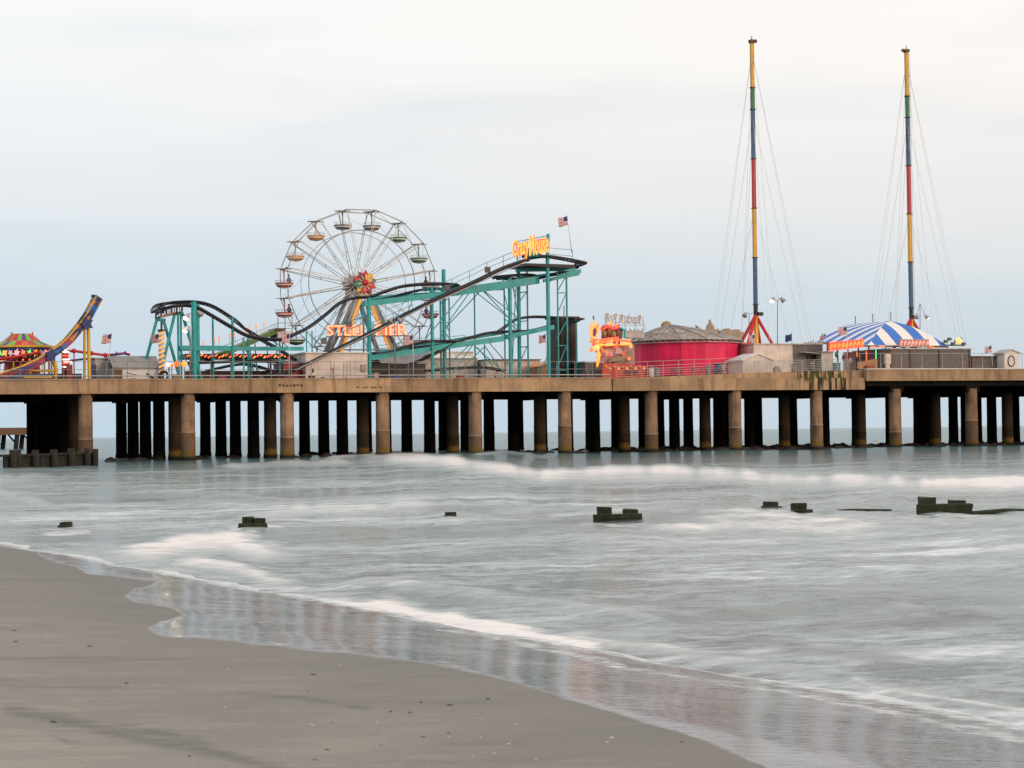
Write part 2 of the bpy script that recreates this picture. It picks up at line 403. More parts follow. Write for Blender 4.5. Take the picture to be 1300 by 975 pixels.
dys = frange(500, 120, 330) + frange(120, 24, 190)[1:] + [22,20,18,16,14,12,10,8,6,5,4,3,2.4,1.8,1.2,.8,.5,.3,.22]
rows = [EYE*FPX/d for d in dys]
V = np.zeros((len(rows), len(th_l), 3))
for i, rr in enumerate(rows):
    for j, a in enumerate(th_l):
        a_ = R(a); V[i, j, 0] = CAM.x+rr*(fwdh.x+right0.x*math.tan(a_) if abs(a) < 60 else fwdh.x+right0.x*math.tan(a_)); V[i, j, 1] = CAM.y+rr*(fwdh.y+right0.y*math.tan(a_))
d_ = V-np.array([CAM.x, CAM.y, EYE])
A = lambda v: np.array(v[:])
zf = d_@A(FW); PX = 650+FPX*(d_@A(RT))/zf; PY = 487.5-FPX*(d_@A(UP))/zf
foam = np.zeros(PX.shape); H = np.zeros(PX.shape); dark = np.zeros(PX.shape)
def dist(poly):
    best = np.full(PX.shape, 1e9); sgn = np.zeros(PX.shape)
    for (x0, y0), (x1, y1) in zip(poly, poly[1:]):
        dx, dy = x1-x0, y1-y0; L = dx*dx+dy*dy
        t = np.clip(((PX-x0)*dx+(PY-y0)*dy)/L, 0, 1)
        ex = (PX-(x0+dx*t))/4.0; ey = PY-(y0+dy*t)
        ex = np.where((t > 0) & (t < 1), 0, ex)
        d = np.sqrt(ex*ex+ey*ey)
        m2 = d < best; sgn = np.where(m2, ey, sgn); best = np.minimum(best, d)
    return best, sgn
QQ = (V[..., 0]-camg.x)*NQ.x+(V[..., 1]-camg.y)*NQ.y
RRR = (V[..., 0]-camg.x)*NR.x+(V[..., 1]-camg.y)*NR.y
nzv = np.zeros(PX.shape); nz2 = np.zeros(PX.shape); nz3 = np.zeros(PX.shape); nz4 = np.zeros(PX.shape)
for i in range(PX.shape[0]):
    sc = max(1.0, rows[i]/60)
    for j in range(PX.shape[1]):
        q_, r_ = QQ[i, j], RRR[i, j]
        nzv[i, j] = noise.noise(Vector((q_*.33/sc, r_*.07/sc, 1.3))) + .5*noise.noise(Vector((q_*.9/sc, r_*.2/sc, 5.3)))
        nz3[i, j] = noise.noise(Vector((q_*1.3/sc, r_*.75/sc, 4.1))) + .6*noise.noise(Vector((q_*3.1/sc, r_*1.7/sc, 2.1)))
        nz4[i, j] = noise.noise(Vector((q_*.05, r_*.05, 7.7)))
        nz2[i, j] = noise.noise(Vector((q_*.22/sc, r_*.09/sc, 9.1)))
PYw = PY
PY = PY + nz2*5.0*np.clip((PY-555)/60, 0.3, 2) + nz3*2.6*np.clip((PY-555)/60, .4, 2)
for poly, hw, fm, h in CR:
    d, sg = dist(poly)
    asym = np.where(sg > 0, d/(hw*1.15), d/(hw*.65))
    fm_ = fm*np.clip(1.0+(.4 if h >= .2 else .9)*nz2+.35*nz3, .62 if h >= .2 else .25, 1.15) if h > 0 or hw > 4.5 else fm
    foam = np.maximum(foam, fm_*np.exp(-asym**2*.9)); H += h*(.75+.5*nz2)*np.exp(-(d/(hw*.9))**2)
for poly, hw, s_ in DK:
    d, sg = dist(poly); dark = np.maximum(dark, s_*np.exp(-(d/hw)**2)); H += .03*np.exp(-((d)/hw)**2)
PY = PYw
dark = np.maximum(dark, .85*np.clip((V[...,1]+3)/3,0,1)*np.clip((42-V[...,1])/5,0,1))  # shade below the deck painted into the water colour, foam thinned too
H *= .85
amp = np.clip((QQ-11)/30, 0, 1)*np.clip(400/np.maximum(RRR, 1), 0, 1)
H = H + nzv*(.02+.19*amp) + nz3*(.008+.035*amp)
shore = np.exp(-((QQ-10.6)/.35)**2)*np.clip(1.15-np.abs(RRR-20)/60, 0, 1)
foam = np.maximum(foam, shore*.45)
dist_ = np.array(rows)[:, None]*np.ones(PX.shape)
milk = np.clip(1-(dist_-60)/130, 0.06, 1)
mb = MB()
mb.v = [Vector((x, y, z)) for x, y, z in zip(V[..., 0].ravel(), V[..., 1].ravel(), H.ravel())]
nc = len(th_l)
for i in range(len(rows)-1):
    for j in range(nc-1):
        mb.f.append([i*nc+j, i*nc+j+1, (i+1)*nc+j+1, (i+1)*nc+j])
mb.mi = [0]*len(mb.f)
m_, nt, b = newmat('sea_water')
af = nt.nodes.new('ShaderNodeAttribute'); af.attribute_name = 'foam'
ad = nt.nodes.new('ShaderNodeAttribute'); ad.attribute_name = 'dark_water_pier_shade'
am = nt.nodes.new('ShaderNodeAttribute'); am.attribute_name = 'milk'
s1 = noisen(nt, .11, 9, (.8, 1.25, 1), ROT+.3, 'Geo', .68); s2 = noisen(nt, .5, 7, (.45, 1.6, 1), ROT+.25, 'Geo', .66); s3 = noisen(nt, .055, 5, (.6, 1.4, 1), ROT, 'Geo')
fine = noisen(nt, 2.6, 7, (.8, 1.3, 1), ROT+.4, 'Geo', .65)
st = math_(nt, 'ADD', math_(nt, 'MULTIPLY', s1, .55), math_(nt, 'MULTIPLY', s2, .45))
base_f = math_(nt, 'MULTIPLY', ramp(nt, math_(nt, 'ADD', math_(nt, 'MULTIPLY', st, .72), math_(nt, 'MULTIPLY', fine, .28)), .465, .575), ramp(nt, s3, .40, .60, .22, 1.1))
base_f = math_(nt, 'MULTIPLY', base_f, am.outputs['Fac'])
lace = math_(nt, 'ADD', math_(nt, 'MULTIPLY', st, .5), math_(nt, 'MULTIPLY', fine, .5))
crf = math_(nt, 'ADD', math_(nt, 'MULTIPLY', af.outputs['Fac'], 1.15), math_(nt, 'MULTIPLY', math_(nt, 'SUBTRACT', lace, .5), 2.4))
crf = math_(nt, 'MULTIPLY', ramp(nt, crf, .22, 1.12), ramp(nt, af.outputs['Fac'], .05, .3))
fo = math_(nt, 'MAXIMUM', base_f, crf)
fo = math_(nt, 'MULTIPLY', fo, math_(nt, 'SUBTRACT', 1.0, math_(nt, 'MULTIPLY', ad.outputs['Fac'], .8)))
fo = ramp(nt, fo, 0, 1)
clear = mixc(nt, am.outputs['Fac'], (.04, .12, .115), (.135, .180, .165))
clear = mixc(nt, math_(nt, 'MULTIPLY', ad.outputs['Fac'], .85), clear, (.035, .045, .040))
fcol = mixc(nt, ramp(nt, af.outputs['Fac'], .3, .9), (.78, .80, .80), (.92, .85, .81))
nt.links.new(mixc(nt, fo, clear, fcol), b.inputs['Base Color'])
nt.links.new(ramp(nt, fo, 0, 1, .14, .8), b.inputs['Roughness'])
nt.links.new(ramp(nt, fo, 0, 1, .5, .12), b.inputs['Specular IOR Level'])
b.inputs['IOR'].default_value = 1.33
bp = nt.nodes.new('ShaderNodeBump'); bp.inputs['Strength'].default_value = .7
nt.links.new(ramp(nt, am.outputs['Fac'], .1, 1, .9, .13), bp.inputs['Distance'])
s4 = noisen(nt, 1.6, 6, (.4, 1.5, 1), ROT, 'Geo', .6)
nt.links.new(math_(nt, 'ADD', s4, math_(nt, 'MULTIPLY', s1, 1.0)), bp.inputs['Height']); nt.links.new(bp.outputs[0], b.inputs['Normal'])
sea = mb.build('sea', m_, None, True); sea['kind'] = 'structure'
for nm, arr in (('foam', foam), ('dark_water_pier_shade', dark), ('milk', milk)):
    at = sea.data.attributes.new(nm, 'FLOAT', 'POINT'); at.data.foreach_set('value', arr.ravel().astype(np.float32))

# ------------------------------------------------------------------ pier
SP = 9.63
M_conc_f = concrete('pier_fascia_concrete', (.50, .315, .18), (.33, .21, .125), .7, moss=(P(1006,490,-.9).x, P(1092,490,-.9).x))
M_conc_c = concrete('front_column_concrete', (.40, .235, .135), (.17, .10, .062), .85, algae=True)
M_conc_d = concrete('shaded_column_concrete', (.07, .047, .03), (.04, .028, .02), .5, algae=True, speck=.03, spec=.15)  # second row: pier shade put into a darker concrete colour
M_conc_b = concrete('back_column_shade_concrete', (.011, .010, .0095), (.007, .0065, .0065), .6, speck=0, spec=.05)  # rear rows: near-black, their shade is put into the colour
M_under = concrete('underside_shade_concrete', (.022, .018, .016), (.012, .010, .009), .6, speck=0, spec=.05)  # shade below the deck put into this near-black concrete
M_ring = paint('pale_mortar', (.42,.32,.23), .8)
pier = thing('pier', (0, 0, 0), 'long concrete amusement pier on rows of round columns standing in the sea', 'pier')
def WX(x): return 1+.0185*max(0, x/SP)
TROWS = [0, 6.2, 13.2, 20.2, 27.2, 34.2]
xR = 14.6*SP; xL = -2.2*SP
sx778 = P(778, 480, -.9).x; sx940 = P(940, 480, -.9).x; sx1098 = P(1098, 480, -.9).x
def deckz(x):
    if x < sx778: return 7.5
    if x < sx940: return 7.5+.55*(x-sx778)/(sx940-sx778)
    if x < sx1098: return 8.05+.3*(x-sx940)/(sx1098-sx940)
    return 8.37
def band(x0, x1, ta, tb, z0, z1):
    a0_, a1_, b0_, b1_ = ta*WX(x0), tb*WX(x0), ta*WX(x1), tb*WX(x1)
    if ta < 0: a0_ = b0_ = ta
    return [(x0,a0_,z0),(x1,b0_,z0),(x1,b1_,z0),(x0,a1_,z0),(x0,a0_,z1),(x1,b0_,z1),(x1,b1_,z1),(x0,a1_,z1)], [(0,3,2,1),(4,5,6,7),(0,1,5,4),(1,2,6,5),(2,3,7,6),(3,0,4,7)]
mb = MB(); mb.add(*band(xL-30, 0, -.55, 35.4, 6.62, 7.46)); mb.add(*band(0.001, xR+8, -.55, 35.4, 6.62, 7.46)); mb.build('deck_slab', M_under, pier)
mb = MB(); xs = [sx778, sx940, sx1098, xR+8]
for a, b_ in zip(xs, xs[1:]):
    y0 = -.35
    za, zb = deckz(a), deckz(b_-.001)
    mb.add([(a,y0,7.47),(b_,y0,7.47),(b_,35.3,7.47),(a,35.3,7.47),(a,y0,za),(b_,y0,zb),(b_,35.3,zb),(a,35.3,za)],
           [(0,3,2,1),(4,5,6,7),(0,1,5,4),(1,2,6,5),(2,3,7,6),(3,0,4,7)])
mb.build('raised_deck', M_conc_f, pier)
joints = [-420, -60, 93, 165, 200, 352, 440, 497, 607, 700, 778, 850, 935, 985, 1015, 1052, 1098]
for i, (a, b_) in enumerate(zip(joints, joints[1:])):
    xa, xb = P(a, 490, -.9).x+.012, P(b_, 490, -.9).x-.012
    if b_ == 778: xb -= .10
    mb = MB().box((xa, -.92+.02*(i % 2), 6.25), (xb, -.5, 7.5-(.03 if i % 3 == 1 else 0)))
    if a in (93, 200): mb.box((xa, -.98, 6.25), (xb, -.93, 6.55))
    mb.build('fascia_panel', M_conc_f, pier)
mb = MB().box((sx1098+.05, -1.25, 7.16), (xR+8, -.64, 8.38)); mb.build('fascia_beam', M_conc_f, pier, label='shallow raised concrete edge beam of the seaward end')
MB().box((sx1098+.05, -1.32, 8.385), (xR+8, -.60, 8.47)).build('kerb', M_white, pier)
for t_ in (10, 16.5, 23.5, 30.5, 35.0):
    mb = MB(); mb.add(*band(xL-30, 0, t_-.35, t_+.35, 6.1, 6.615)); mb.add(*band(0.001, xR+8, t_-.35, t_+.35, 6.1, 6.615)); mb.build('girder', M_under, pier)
sl = P(380, 560, 0).x
for n_ in range(-1, 15):
    x = n_*SP
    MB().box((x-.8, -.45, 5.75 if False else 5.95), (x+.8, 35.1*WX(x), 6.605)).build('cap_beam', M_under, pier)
    for k_, t_ in enumerate(TROWS):
        t_ = t_*WX(x)
        rad = [.67, .62, .6, .6, .6, .6][k_]
        jz = 2.0+.5*math.sin(n_*2.7)+(.3 if n_ % 3 else 0)
        x2 = x+random.uniform(-.08, .08)*(k_ > 0)
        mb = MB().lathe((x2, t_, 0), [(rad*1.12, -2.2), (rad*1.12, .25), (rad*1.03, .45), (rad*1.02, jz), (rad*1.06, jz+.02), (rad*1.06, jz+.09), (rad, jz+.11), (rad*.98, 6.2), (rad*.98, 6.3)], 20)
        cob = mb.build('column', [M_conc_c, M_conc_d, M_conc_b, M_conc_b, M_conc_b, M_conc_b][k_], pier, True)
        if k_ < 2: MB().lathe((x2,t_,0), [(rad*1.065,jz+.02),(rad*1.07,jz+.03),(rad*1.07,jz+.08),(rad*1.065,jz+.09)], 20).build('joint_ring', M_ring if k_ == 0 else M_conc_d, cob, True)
MB().box((xL-30, -.97, 7.505), (sx778, -.45, 7.60)).build('coping', M_conc_f, pier)
# graffiti-like rust stains on the fascia are part of the edge
M_rust = paint('rust_stain', (.12, .055, .025), .9)
mb = MB()
for i in range(7):
    x = P(354+i*4.6, 492, -.93).x
    mb.box((x, -.945, 6.85+.06*math.sin(i*3)), (x+.2, -.905, 7.05+.05*math.cos(i*5)))
mb.build('rust_stain', M_rust, pier)
mb = MB()
for i in range(9):
    x = P(453+i*3.6, 492, -.93).x
    mb.box((x, -.945, 6.68+.05*math.sin(i*2)), (x+.22, -.905, 6.76+.06*math.cos(i*4)))
mb.build('rust_stain', M_rust, pier)

# ------------------------------------------------------------------ railings
def railing(x0, x1, t, levels, step, r, mat, label, thick=None, post_r=.035, cat='railing'):
    L = (P(x0, 480, t).x, P(x1, 480, t).x)
    o = thing('railing', (L[0], t, deckz(L[0])), label, cat, 'railings along the pier edge')
    n = max(1, int((L[1]-L[0])/step)); k = 0
    pts = [L[0]+(L[1]-L[0])*i/n for i in range(n+1)]
    for x in pts:
        MB().tube([(x, t, deckz(x)-.03), (x+.01, t, deckz(x)+levels[-1]+.02)], post_r, 6).build('post', mat, o)
    for h in levels:
        rr = r*(2.6 if thick == h else 1)
        q = [(x, t+(.06 if thick == h else 0), deckz(x)+h) for x in pts]
        MB().tube(q, rr, 6).build('rail', M_lgrey if thick == h else mat, o)
    return o
railing(-30, 775, -.35, [.14, .42, 1.0, 1.75], 1.95, .022, M_grey, 'long grey pipe railing with one thick pale low rail along the landward pier edge', .42)
railing(782, 940, -.3, [.15, .4, .62, .85, 1.15, 1.6], 1.6, .024, M_lgrey, 'close-barred grey railing in front of the crimson canvas pavilion', post_r=.03)
railing(943, 1078, -.3, [.1, .28, .46, .64, .82, 1.0, 1.2], 1.3, .024, M_lgrey, 'grey barred fence in front of the cream gable shed and service building', post_r=.035)
railing(1092, 1420, -.9, [.12, 1.75], 2.4, .022, M_lgrey, 'tall two-rail fence along the raised seaward end of the pier')

# ------------------------------------------------------------------ text
def text_mb(body, a, b_, hpx_m, t, thick=.06, shear=0, mirror=False, bold=0):
    cu = bpy.data.curves.new('txt', 'FONT'); cu.body = body; cu.extrude = thick; cu.shear = shear; cu.offset = bold; cu.resolution_u = 2
    ob = bpy.data.objects.new('txt', cu); COL.objects.link(ob)
    dg = bpy.context.evaluated_depsgraph_get(); me = bpy.data.meshes.new_from_object(ob.evaluated_get(dg))
    bpy.data.objects.remove(ob)
    vs = [v.co.copy() for v in me.vertices]; fs = [list(p.vertices) for p in me.polygons]
    x0 = min(v.x for v in vs); x1 = max(v.x for v in vs); y0 = min(v.y for v in vs); y1 = max(v.y for v in vs)
    out = []
    a = Vector(a); b_ = Vector(b_)
    for v in vs:
        u = (v.x-x0)/(x1-x0); h = (v.y-y0)/(y1-y0)
        if mirror: u = 1-u
        p = a.lerp(b_, u) + Vector((0, 0, h*hpx_m)); p.y += -v.z*1.0
        out.append(p)
    mb_ = MB(); mb_.add(out, fs); bpy.data.meshes.remove(me); bpy.data.curves.remove(cu)
    return mb_

# ------------------------------------------------------------------ flags
def us_mat():
    m_, nt, b = newmat('striped_flag_cloth')
    uv = nt.nodes.new('ShaderNodeUVMap'); sp = nt.nodes.new('ShaderNodeSeparateXYZ'); nt.links.new(uv.outputs[0], sp.inputs[0])
    fr = math_(nt, 'FRACT', math_(nt, 'MULTIPLY', sp.outputs['Y'], 6.5))
    c = mixc(nt, math_(nt, 'GREATER_THAN', fr, .5), (.5, .06, .07), (.72, .66, .64))
    can = math_(nt, 'MULTIPLY', math_(nt, 'LESS_THAN', sp.outputs['X'], .42), math_(nt, 'GREATER_THAN', sp.outputs['Y'], .46))
    c = mixc(nt, can, c, (.03, .035, .12)); nt.links.new(c, b.inputs['Base Color']); b.inputs['Roughness'].default_value = .8
    return m_
M_us = us_mat()
M_bluef = paint('navy_flag_cloth', (.02, .03, .12), .8, dirtamt=0)
def flag(pole, t, w_, h_, label, mat=None, tilt=.0, base=None):
    (x0, y0), (x1, y1) = pole
    a = P(x0, y0, t) if base is None else base; b_ = P(x1, y1, t); k = K(x1, t)
    o = thing('flag', a, label, 'flag', 'flags on the pier')
    MB().tube([a, b_], .035, 6, rs=[.045, .025]).ball(b_+Vector((0, 0, .05)), .07, 6).build('pole', M_white if mat is None else M_grey, o, True)
    mb = MB(); nx, ny = 16, 6; d = (b_-a).normalized(); uv = []
    for i in range(nx+1):
        for j in range(ny+1):
            u, v = i/nx, j/ny
            p = b_ - d*(h_*k*(1-v)) + Vector((-u*w_*k, .12*math.sin(u*9+v)*u-.1*u, -tilt*u*w_*k+.05*math.sin(u*7+v*1.5)*u))
            mb.v.append(p); uv.append((u, v))
    for i in range(nx):
        for j in range(ny): mb.f.append([i*(ny+1)+j, (i+1)*(ny+1)+j, (i+1)*(ny+1)+j+1, i*(ny+1)+j+1]); mb.mi.append(0)
    mb.uv = uv
    c = mb.build('cloth', mat or M_us, o, True)
    sm = c.modifiers.new('thick', 'SOLIDIFY'); sm.thickness = .012
    return o
flag([(134.5,482),(142,424)], 4, 12, 11.5, 'striped flag on a pole above the grey-roofed white booth', tilt=.12)
flag([(202,478),(201.5,424)], 3, 10, 11, 'striped flag hanging beside the lit orange striped pillar', tilt=.1)
flag([(726,321),(720,274.5)], 4, 13.5, 11, 'striped flag flying highest, above the top turn of the roller coaster', tilt=.25)
flag([(367,480),(367.5,424)], 2, 10, 11, 'striped flag in front of the left side of the ferris wheel', tilt=.1)
flag([(525,482),(524,425)], 2, 11, 11, 'striped flag just right of the lit STEEL PIER letters', tilt=.3)
flag([(694.5,478),(692.5,425)], 6, 10, 9.5, 'striped flag between the coaster columns and the dark panelled tower', tilt=.15)
flag([(765,478),(764,436)], 10, 10, 9, 'small striped flag behind the flame-lit ride front', tilt=.1)
flag([(959,478),(958,425)], 8, 9, 9, 'striped flag seen through the red legs of the left mast', tilt=.1)
flag([(1006,436),(1005,424)], 6, 10, 8.5, 'navy flag with a small red corner over the flat cream roof', M_bluef, tilt=.2, base=P(1006,470,6))
flag([(1076,470),(1075,415)], 2, 13, 9.5, 'striped flag in front of the blue and white tent', tilt=.1)
flag([(1050,470),(1048,424)], 4, 9, 4, 'small folded striped flag at the left corner of the tent', tilt=.35)
flag([(1260,466),(1258.5,439)], 2, 11, 8, 'striped flag near the small white hut at the seaward end', tilt=.15)

# ------------------------------------------------------------------ floodlights
def flood(px, top, base, t, heads, label, arm=8, r=.05):
    a = P(px, base, t); b_ = P(px, top, t); k = K(px, t); a = Vector((a.x, a.y, min(a.z, deckz(a.x))))
    o = thing('floodlight_post', a, label, 'floodlight', 'floodlights on posts')
    MB().tube([a, b_], r, 8, rs=[r*1.4, r*.8]).build('pole', M_grey, o, True)
    for (dx, dy, lit) in heads:
        c = b_+Vector((dx*k, -.1, -dy*k))
        MB().tube([b_, c], .03, 5).build('bracket', M_grey, o)
        dirv = Vector((math.copysign(.55, dx), -.35, -.75)).normalized(); p0 = c; p1 = c+dirv*.55
        h = MB().tube([p0, p0+dirv*.12, p1], .2, 10, rs=[.13, .16, .3]).build('lamp_head', M_lgrey, o, True)
        MB().tube([p1-dirv*.02, p1+dirv*.03], .26, 10).build('lamp_glass', lit, h)
    return o
flood(987, 382, 470, 8, [(-6,-4,M_glow_s),(4,-4,M_lgrey)], 'tall twin-headed floodlight post right of the left mast')
flood(951, 398, 470, 14, [(-5,-1,M_lgrey),(7,-1,M_glow_s)], 'shorter floodlight post behind the left mast legs')
flood(1168, 385, 470, 10, [(-5,14,M_lgrey),(6,15,M_glow_s)], 'floodlight post beside the right mast behind the striped tent')
flood(243, 397, 478, 1.5, [(-4,2,M_glow_w),(8,-2,M_lgrey)], 'brightly lit floodlight at the left turn of the coaster')
flood(241, 415, 478, 2.0, [(-3,0,M_glow_s)], 'small lit lamp under the left coaster turn')
flood(501, 404, 478, 2.2, [(-4,0,M_lgrey),(4,0,M_lgrey)], 'unlit floodlight post between wheel and rising lift track')

# ------------------------------------------------------------------ far ruined pier
fp0 = G(22, 570)
fp = thing('ruined_pier', fp0, 'distant broken brown pier seen under the deck at the far left', 'pier')
tt = fp0.y
mb = MB(); prev = None
x0 = P(-60, 545, tt).x; x1 = P(47, 545, tt).x; zb = P(20, 552, tt).z; ztop = P(20, 543, tt).z
mb.box((x0, tt-3, zb), (x1, tt+14, ztop)); mb.build('deck', M_brown, fp)
for i in range(9):
    x = x0+(x1-x0)*(i+.5)/9
    MB().tube([(x, tt-2+(i % 2)*6, -1), (x+.4, tt-2+(i % 2)*6, zb)], .5, 8).build('pile', M_wood_old, fp, True)
mb = MB()
for i in range(5): mb.tube([(x0+5+i*3, tt-2, zb), (x0+6+i*3.4, tt-1, 1)], .2, 5)
mb.build('broken_timber', M_wood_old, fp)

# ------------------------------------------------------------------ groyne wall
ga = G(-40, 596); gb = G(119, 590)
gr = thing('timber_breakwater', ga, 'low dark timber breakwater wall with posts below the landward end of the pier', 'breakwater')
d = (gb-ga); dn = d.normalized(); pr = Vector((-dn.y, dn.x, 0)); zt = 1.02
mb = MB(); npl = 60
for i in range(npl):
    if i == 13: mb.build('sheet_planks', M_wood_old, gr); mb = MB()
    if 12 <= i <= 15: continue
    a = ga+d*(i/npl); b_ = ga+d*((i+.93)/npl); h = zt-.08*random.random(); o_ = pr*.05*random.random()
    mb.add([a+o_+Vector((0,0,-1)), b_+o_+Vector((0,0,-1)), b_+pr*.15+Vector((0,0,-1)), a+pr*.15+Vector((0,0,-1)), a+o_+Vector((0,0,h)), b_+o_+Vector((0,0,h)), b_+pr*.15+Vector((0,0,h)), a+pr*.15+Vector((0,0,h))],
       [(0,3,2,1),(4,5,6,7),(0,1,5,4),(1,2,6,5),(2,3,7,6),(3,0,4,7)])
mb.build('sheet_planks', M_wood_old, gr)
for px in (-12, 9, 15, 37, 61, 84, 106, 117):
    f_ = (px+40)/159.; p = ga+d*f_-pr*.25
    MB().tube([p+Vector((0,0,-1.5)), p+Vector((0,0,1.26+.1*random.random()))], .27, 9).build('post', M_wood_old, gr, True)
MB().tube([ga-pr*.05+Vector((0,0,.92)), gb-pr*.05+Vector((0,0,.95))], .12, 4).build('wale', M_wood_old, gr)

# ------------------------------------------------------------------ timber stubs in the water
def stub(px, pyb, blocks, beams, label, low=None):
    o0 = G(px, pyb); k = (o0-CAM).length/FPX
    o = thing('timber_groyne_stub', o0, label, 'timber stub', 'timber remains standing in the surf')
    def wp(dx, dy, dz): return o0+right0*(dx*k)+fwdh*dy+Vector((0, 0, dz*k))
    def bx(x0, x1, z0, z1, d0, d1, name):
        jit = lambda: random.uniform(-.022, .022)
        c = [wp(x, y, z)+Vector((jit(), jit(), jit())) for z in (z0, (z0+z1)/2, z1) for (x, y) in ((x0,d0),(x1,d0),(x1,d1),(x0,d1))]
        fs = [(0,3,2,1),(8,9,10,11)]
        for l in (0, 4):
            for i in range(4): fs.append((l+i, l+(i+1) % 4, l+4+(i+1) % 4, l+4+i))
        ob = MB().add(c, fs).build(name, M_stub, o)
        bv = ob.modifiers.new('bevel', 'BEVEL'); bv.width = .018; bv.segments = 2
    for (x0, x1, z1) in blocks: bx(x0, x1, -25, z1, -.12, .18, 'post')
    for (x0, x1, z0, z1) in beams: bx(x0, x1, z0, z1, -.30, -.13, 'wale')
    if low:
        a = o0+right0*(low[0]*k)+fwdh*.05; b_ = o0+right0*(low[1]*k)+fwdh*.4
        MB().tube([a+Vector((0,0,-.02)), (a+b_)/2+Vector((0,0,.03)), b_+Vector((0,0,.0))], .09, 6).build('submerged_wale', M_stub, o)
stub(83, 669, [(-6,7,6.5)], [(-7,7,-3,2.5)], 'smallest squat timber stub near the left beach edge')
stub(322, 672, [(-13,-1,16),(1,15,13.5)], [(-18,18,-3,8),(14,19,0,7)], 'compact cluster of two blocky algae-green posts in the left surf')
stub(572, 659, [(-7,7,8.5)], [(-9,3,-5,5)], 'almost submerged timber post awash in the centre surf')
stub(783, 661, [(-25,-6,17.5),(8,26,14.5)], [(-30,31,-2,9.5)], 'low timber beam with two raised posts in the surf below the crimson pavilion')
stub(979, 645, [(-9,9,7.5)], [(-13,12,-3,3)], 'flat mossy timber block left of its larger neighbour in the right surf')
stub(1014, 653, [(-9,10,14)], [(-10,16,-3,7)], 'stepped mossy timber block in the right surf with a sunken beam behind it', low=(14, 120))
stub(1197, 653, [(-29,-9,21.5),(8,28,17.5)], [(-34,34,-2,13)], 'largest two-post timber remnant at the right of the surf', low=(36, 120))

# ------------------------------------------------------------------ small buildings
def shed(name, px0, px1, ytop, t, depth, label, cat, wall=M_white, roof=M_roofgrey, kind='flat', yeave=None, trim=True, group=None, mirror=False):
    k = K((px0+px1)/2, t); x0 = P(px0, ytop, t).x; x1 = P(px1, ytop, t).x; zt = P((px0+px1)/2, ytop, t).z; ze = zt if yeave is None else P((px0+px1)/2, yeave, t).z
    zb = deckz(x0)
    o = thing(name, ((x0+x1)/2, t, zb), label, cat, group)
    if kind == 'flat':
        mb = MB().box((x0, t, zb), (x1, t+depth, zt-.12))
        if trim:
            n = max(2, int((x1-x0)/1.2))
            for i in range(n+1):
                x = x0+(x1-x0)*i/n; mb.box((x-.025, t-.02, zb), (x+.025, t+.03, zt-.13))
        mb.build('wall', wall, o)
        MB().box((x0-.12, t-.15, zt-.12), (x1+.12, t+depth+.12, zt)).build('roof', roof, o)
    elif kind == 'gable':      # ridge across the view, slope to us
        MB().box((x0, t, zb), (x1, t+depth, ze)).build('wall', wall, o)
        mid = t+depth/2; e_ = .2
        MB().add([(x0-e_,t-e_,ze-.02),(x1+e_,t-e_,ze-.02),(x1+e_,mid,zt),(x0-e_,mid,zt),(x1+e_,t+depth+e_,ze-.02),(x0-e_,t+depth+e_,ze-.02),
                  (x0-e_,t-e_,ze+.06),(x1+e_,t-e_,ze+.06),(x1+e_,mid,zt+.08),(x0-e_,mid,zt+.08),(x1+e_,t+depth+e_,ze+.06),(x0-e_,t+depth+e_,ze+.06)],
                 [(6,7,8,9),(9,8,10,11),(0,3,2,1),(3,5,4,2),(0,1,7,6),(1,2,8,7),(2,4,10,8),(4,5,11,10),(5,3,9,11),(3,0,6,9)]).build('roof', roof, o)
    elif kind == 'front':      # gable end faces us
        xm = (x0+x1)/2
        MB().prism([(x0,t,zb),(x1,t,zb),(x1,t,ze),(xm,t,zt-.08),(x0,t,ze)], depth).build('wall', wall, o)
        e_ = .2
        MB().prism([(x0-e_,t-.15,ze-.1),(xm,t-.15,zt-.06),(x1+e_,t-.15,ze-.1),(x1+e_,t-.15,ze+.02),(xm,t-.15,zt+.08),(x0-e_,t-.15,ze+.02)], depth+.3).build('roof', roof, o)
    return o, x0, x1, zb, zt
o, x0, x1, zb, zt = shed('ticket_booth', 145, 201, 452, 2.5, 4, 'white booth with a grey pitched roof left of the coaster', 'booth', M_white, M_roofgrey, 'gable', 467)
MB().box((x0-.02, 2.44, zb), (x0+.75, 2.5, zb+1.15)).build('door', M_brown, o)
o, *_ = shed('storage_box', 121, 141, 454, 5, 3, 'pale grey storage box beside the yellow ride posts', 'storage box', M_lgrey, M_lgrey)
o, x0, x1, zb, zt = shed('service_building', 388, 466, 447, 3, 6, 'long cream-pink service building under the ferris wheel', 'building', M_cream, M_white)
MB().box((x0+2.9, 2.93, zb), (x0+3.9, 3.0, zb+1.9)).build('door', M_cream, o); MB().box((x0+.65, 2.93, zb+.8), (x0+.8, 2.97, zb+1.2)).build('vent', M_black, o)
MB().box((x1-.65, 2.8, zb+.9), (x1-.15, 2.98, zb+1.6)).build('meter_box', M_grey, o)
mb = MB()
for xx in (P(436,470,1.5).x, P(440.5,470,1.5).x): mb.tube([(xx,1.5,7.5),(xx,1.5,9.2)], .03, 5)
for zz in (7.8, 8.1, 8.4, 8.7, 9.0): mb.tube([(P(436,470,1.5).x,1.5,zz),(P(440.5,470,1.5).x,1.5,zz)], .02, 5)
solo(mb, 'ladder', M_grey, 'small metal ladder standing in front of the cream service building', 'ladder')
solo(MB().tube([P(424,482,.6), P(422.5,468,.6)], .07, 6).tube([P(422.5,468,.6)+Vector((-.15,0,0)), P(422.5,468,.6)+Vector((.15,0,.02))], .09, 6), 'wooden_post', M_ply, 'short brown wooden post by the cream service building', 'post')
shed('patterned_booth', 360, 387, 460, 4, 4, 'low red-brown patterned booth left of the cream service building', 'booth', M_dred, M_grey)
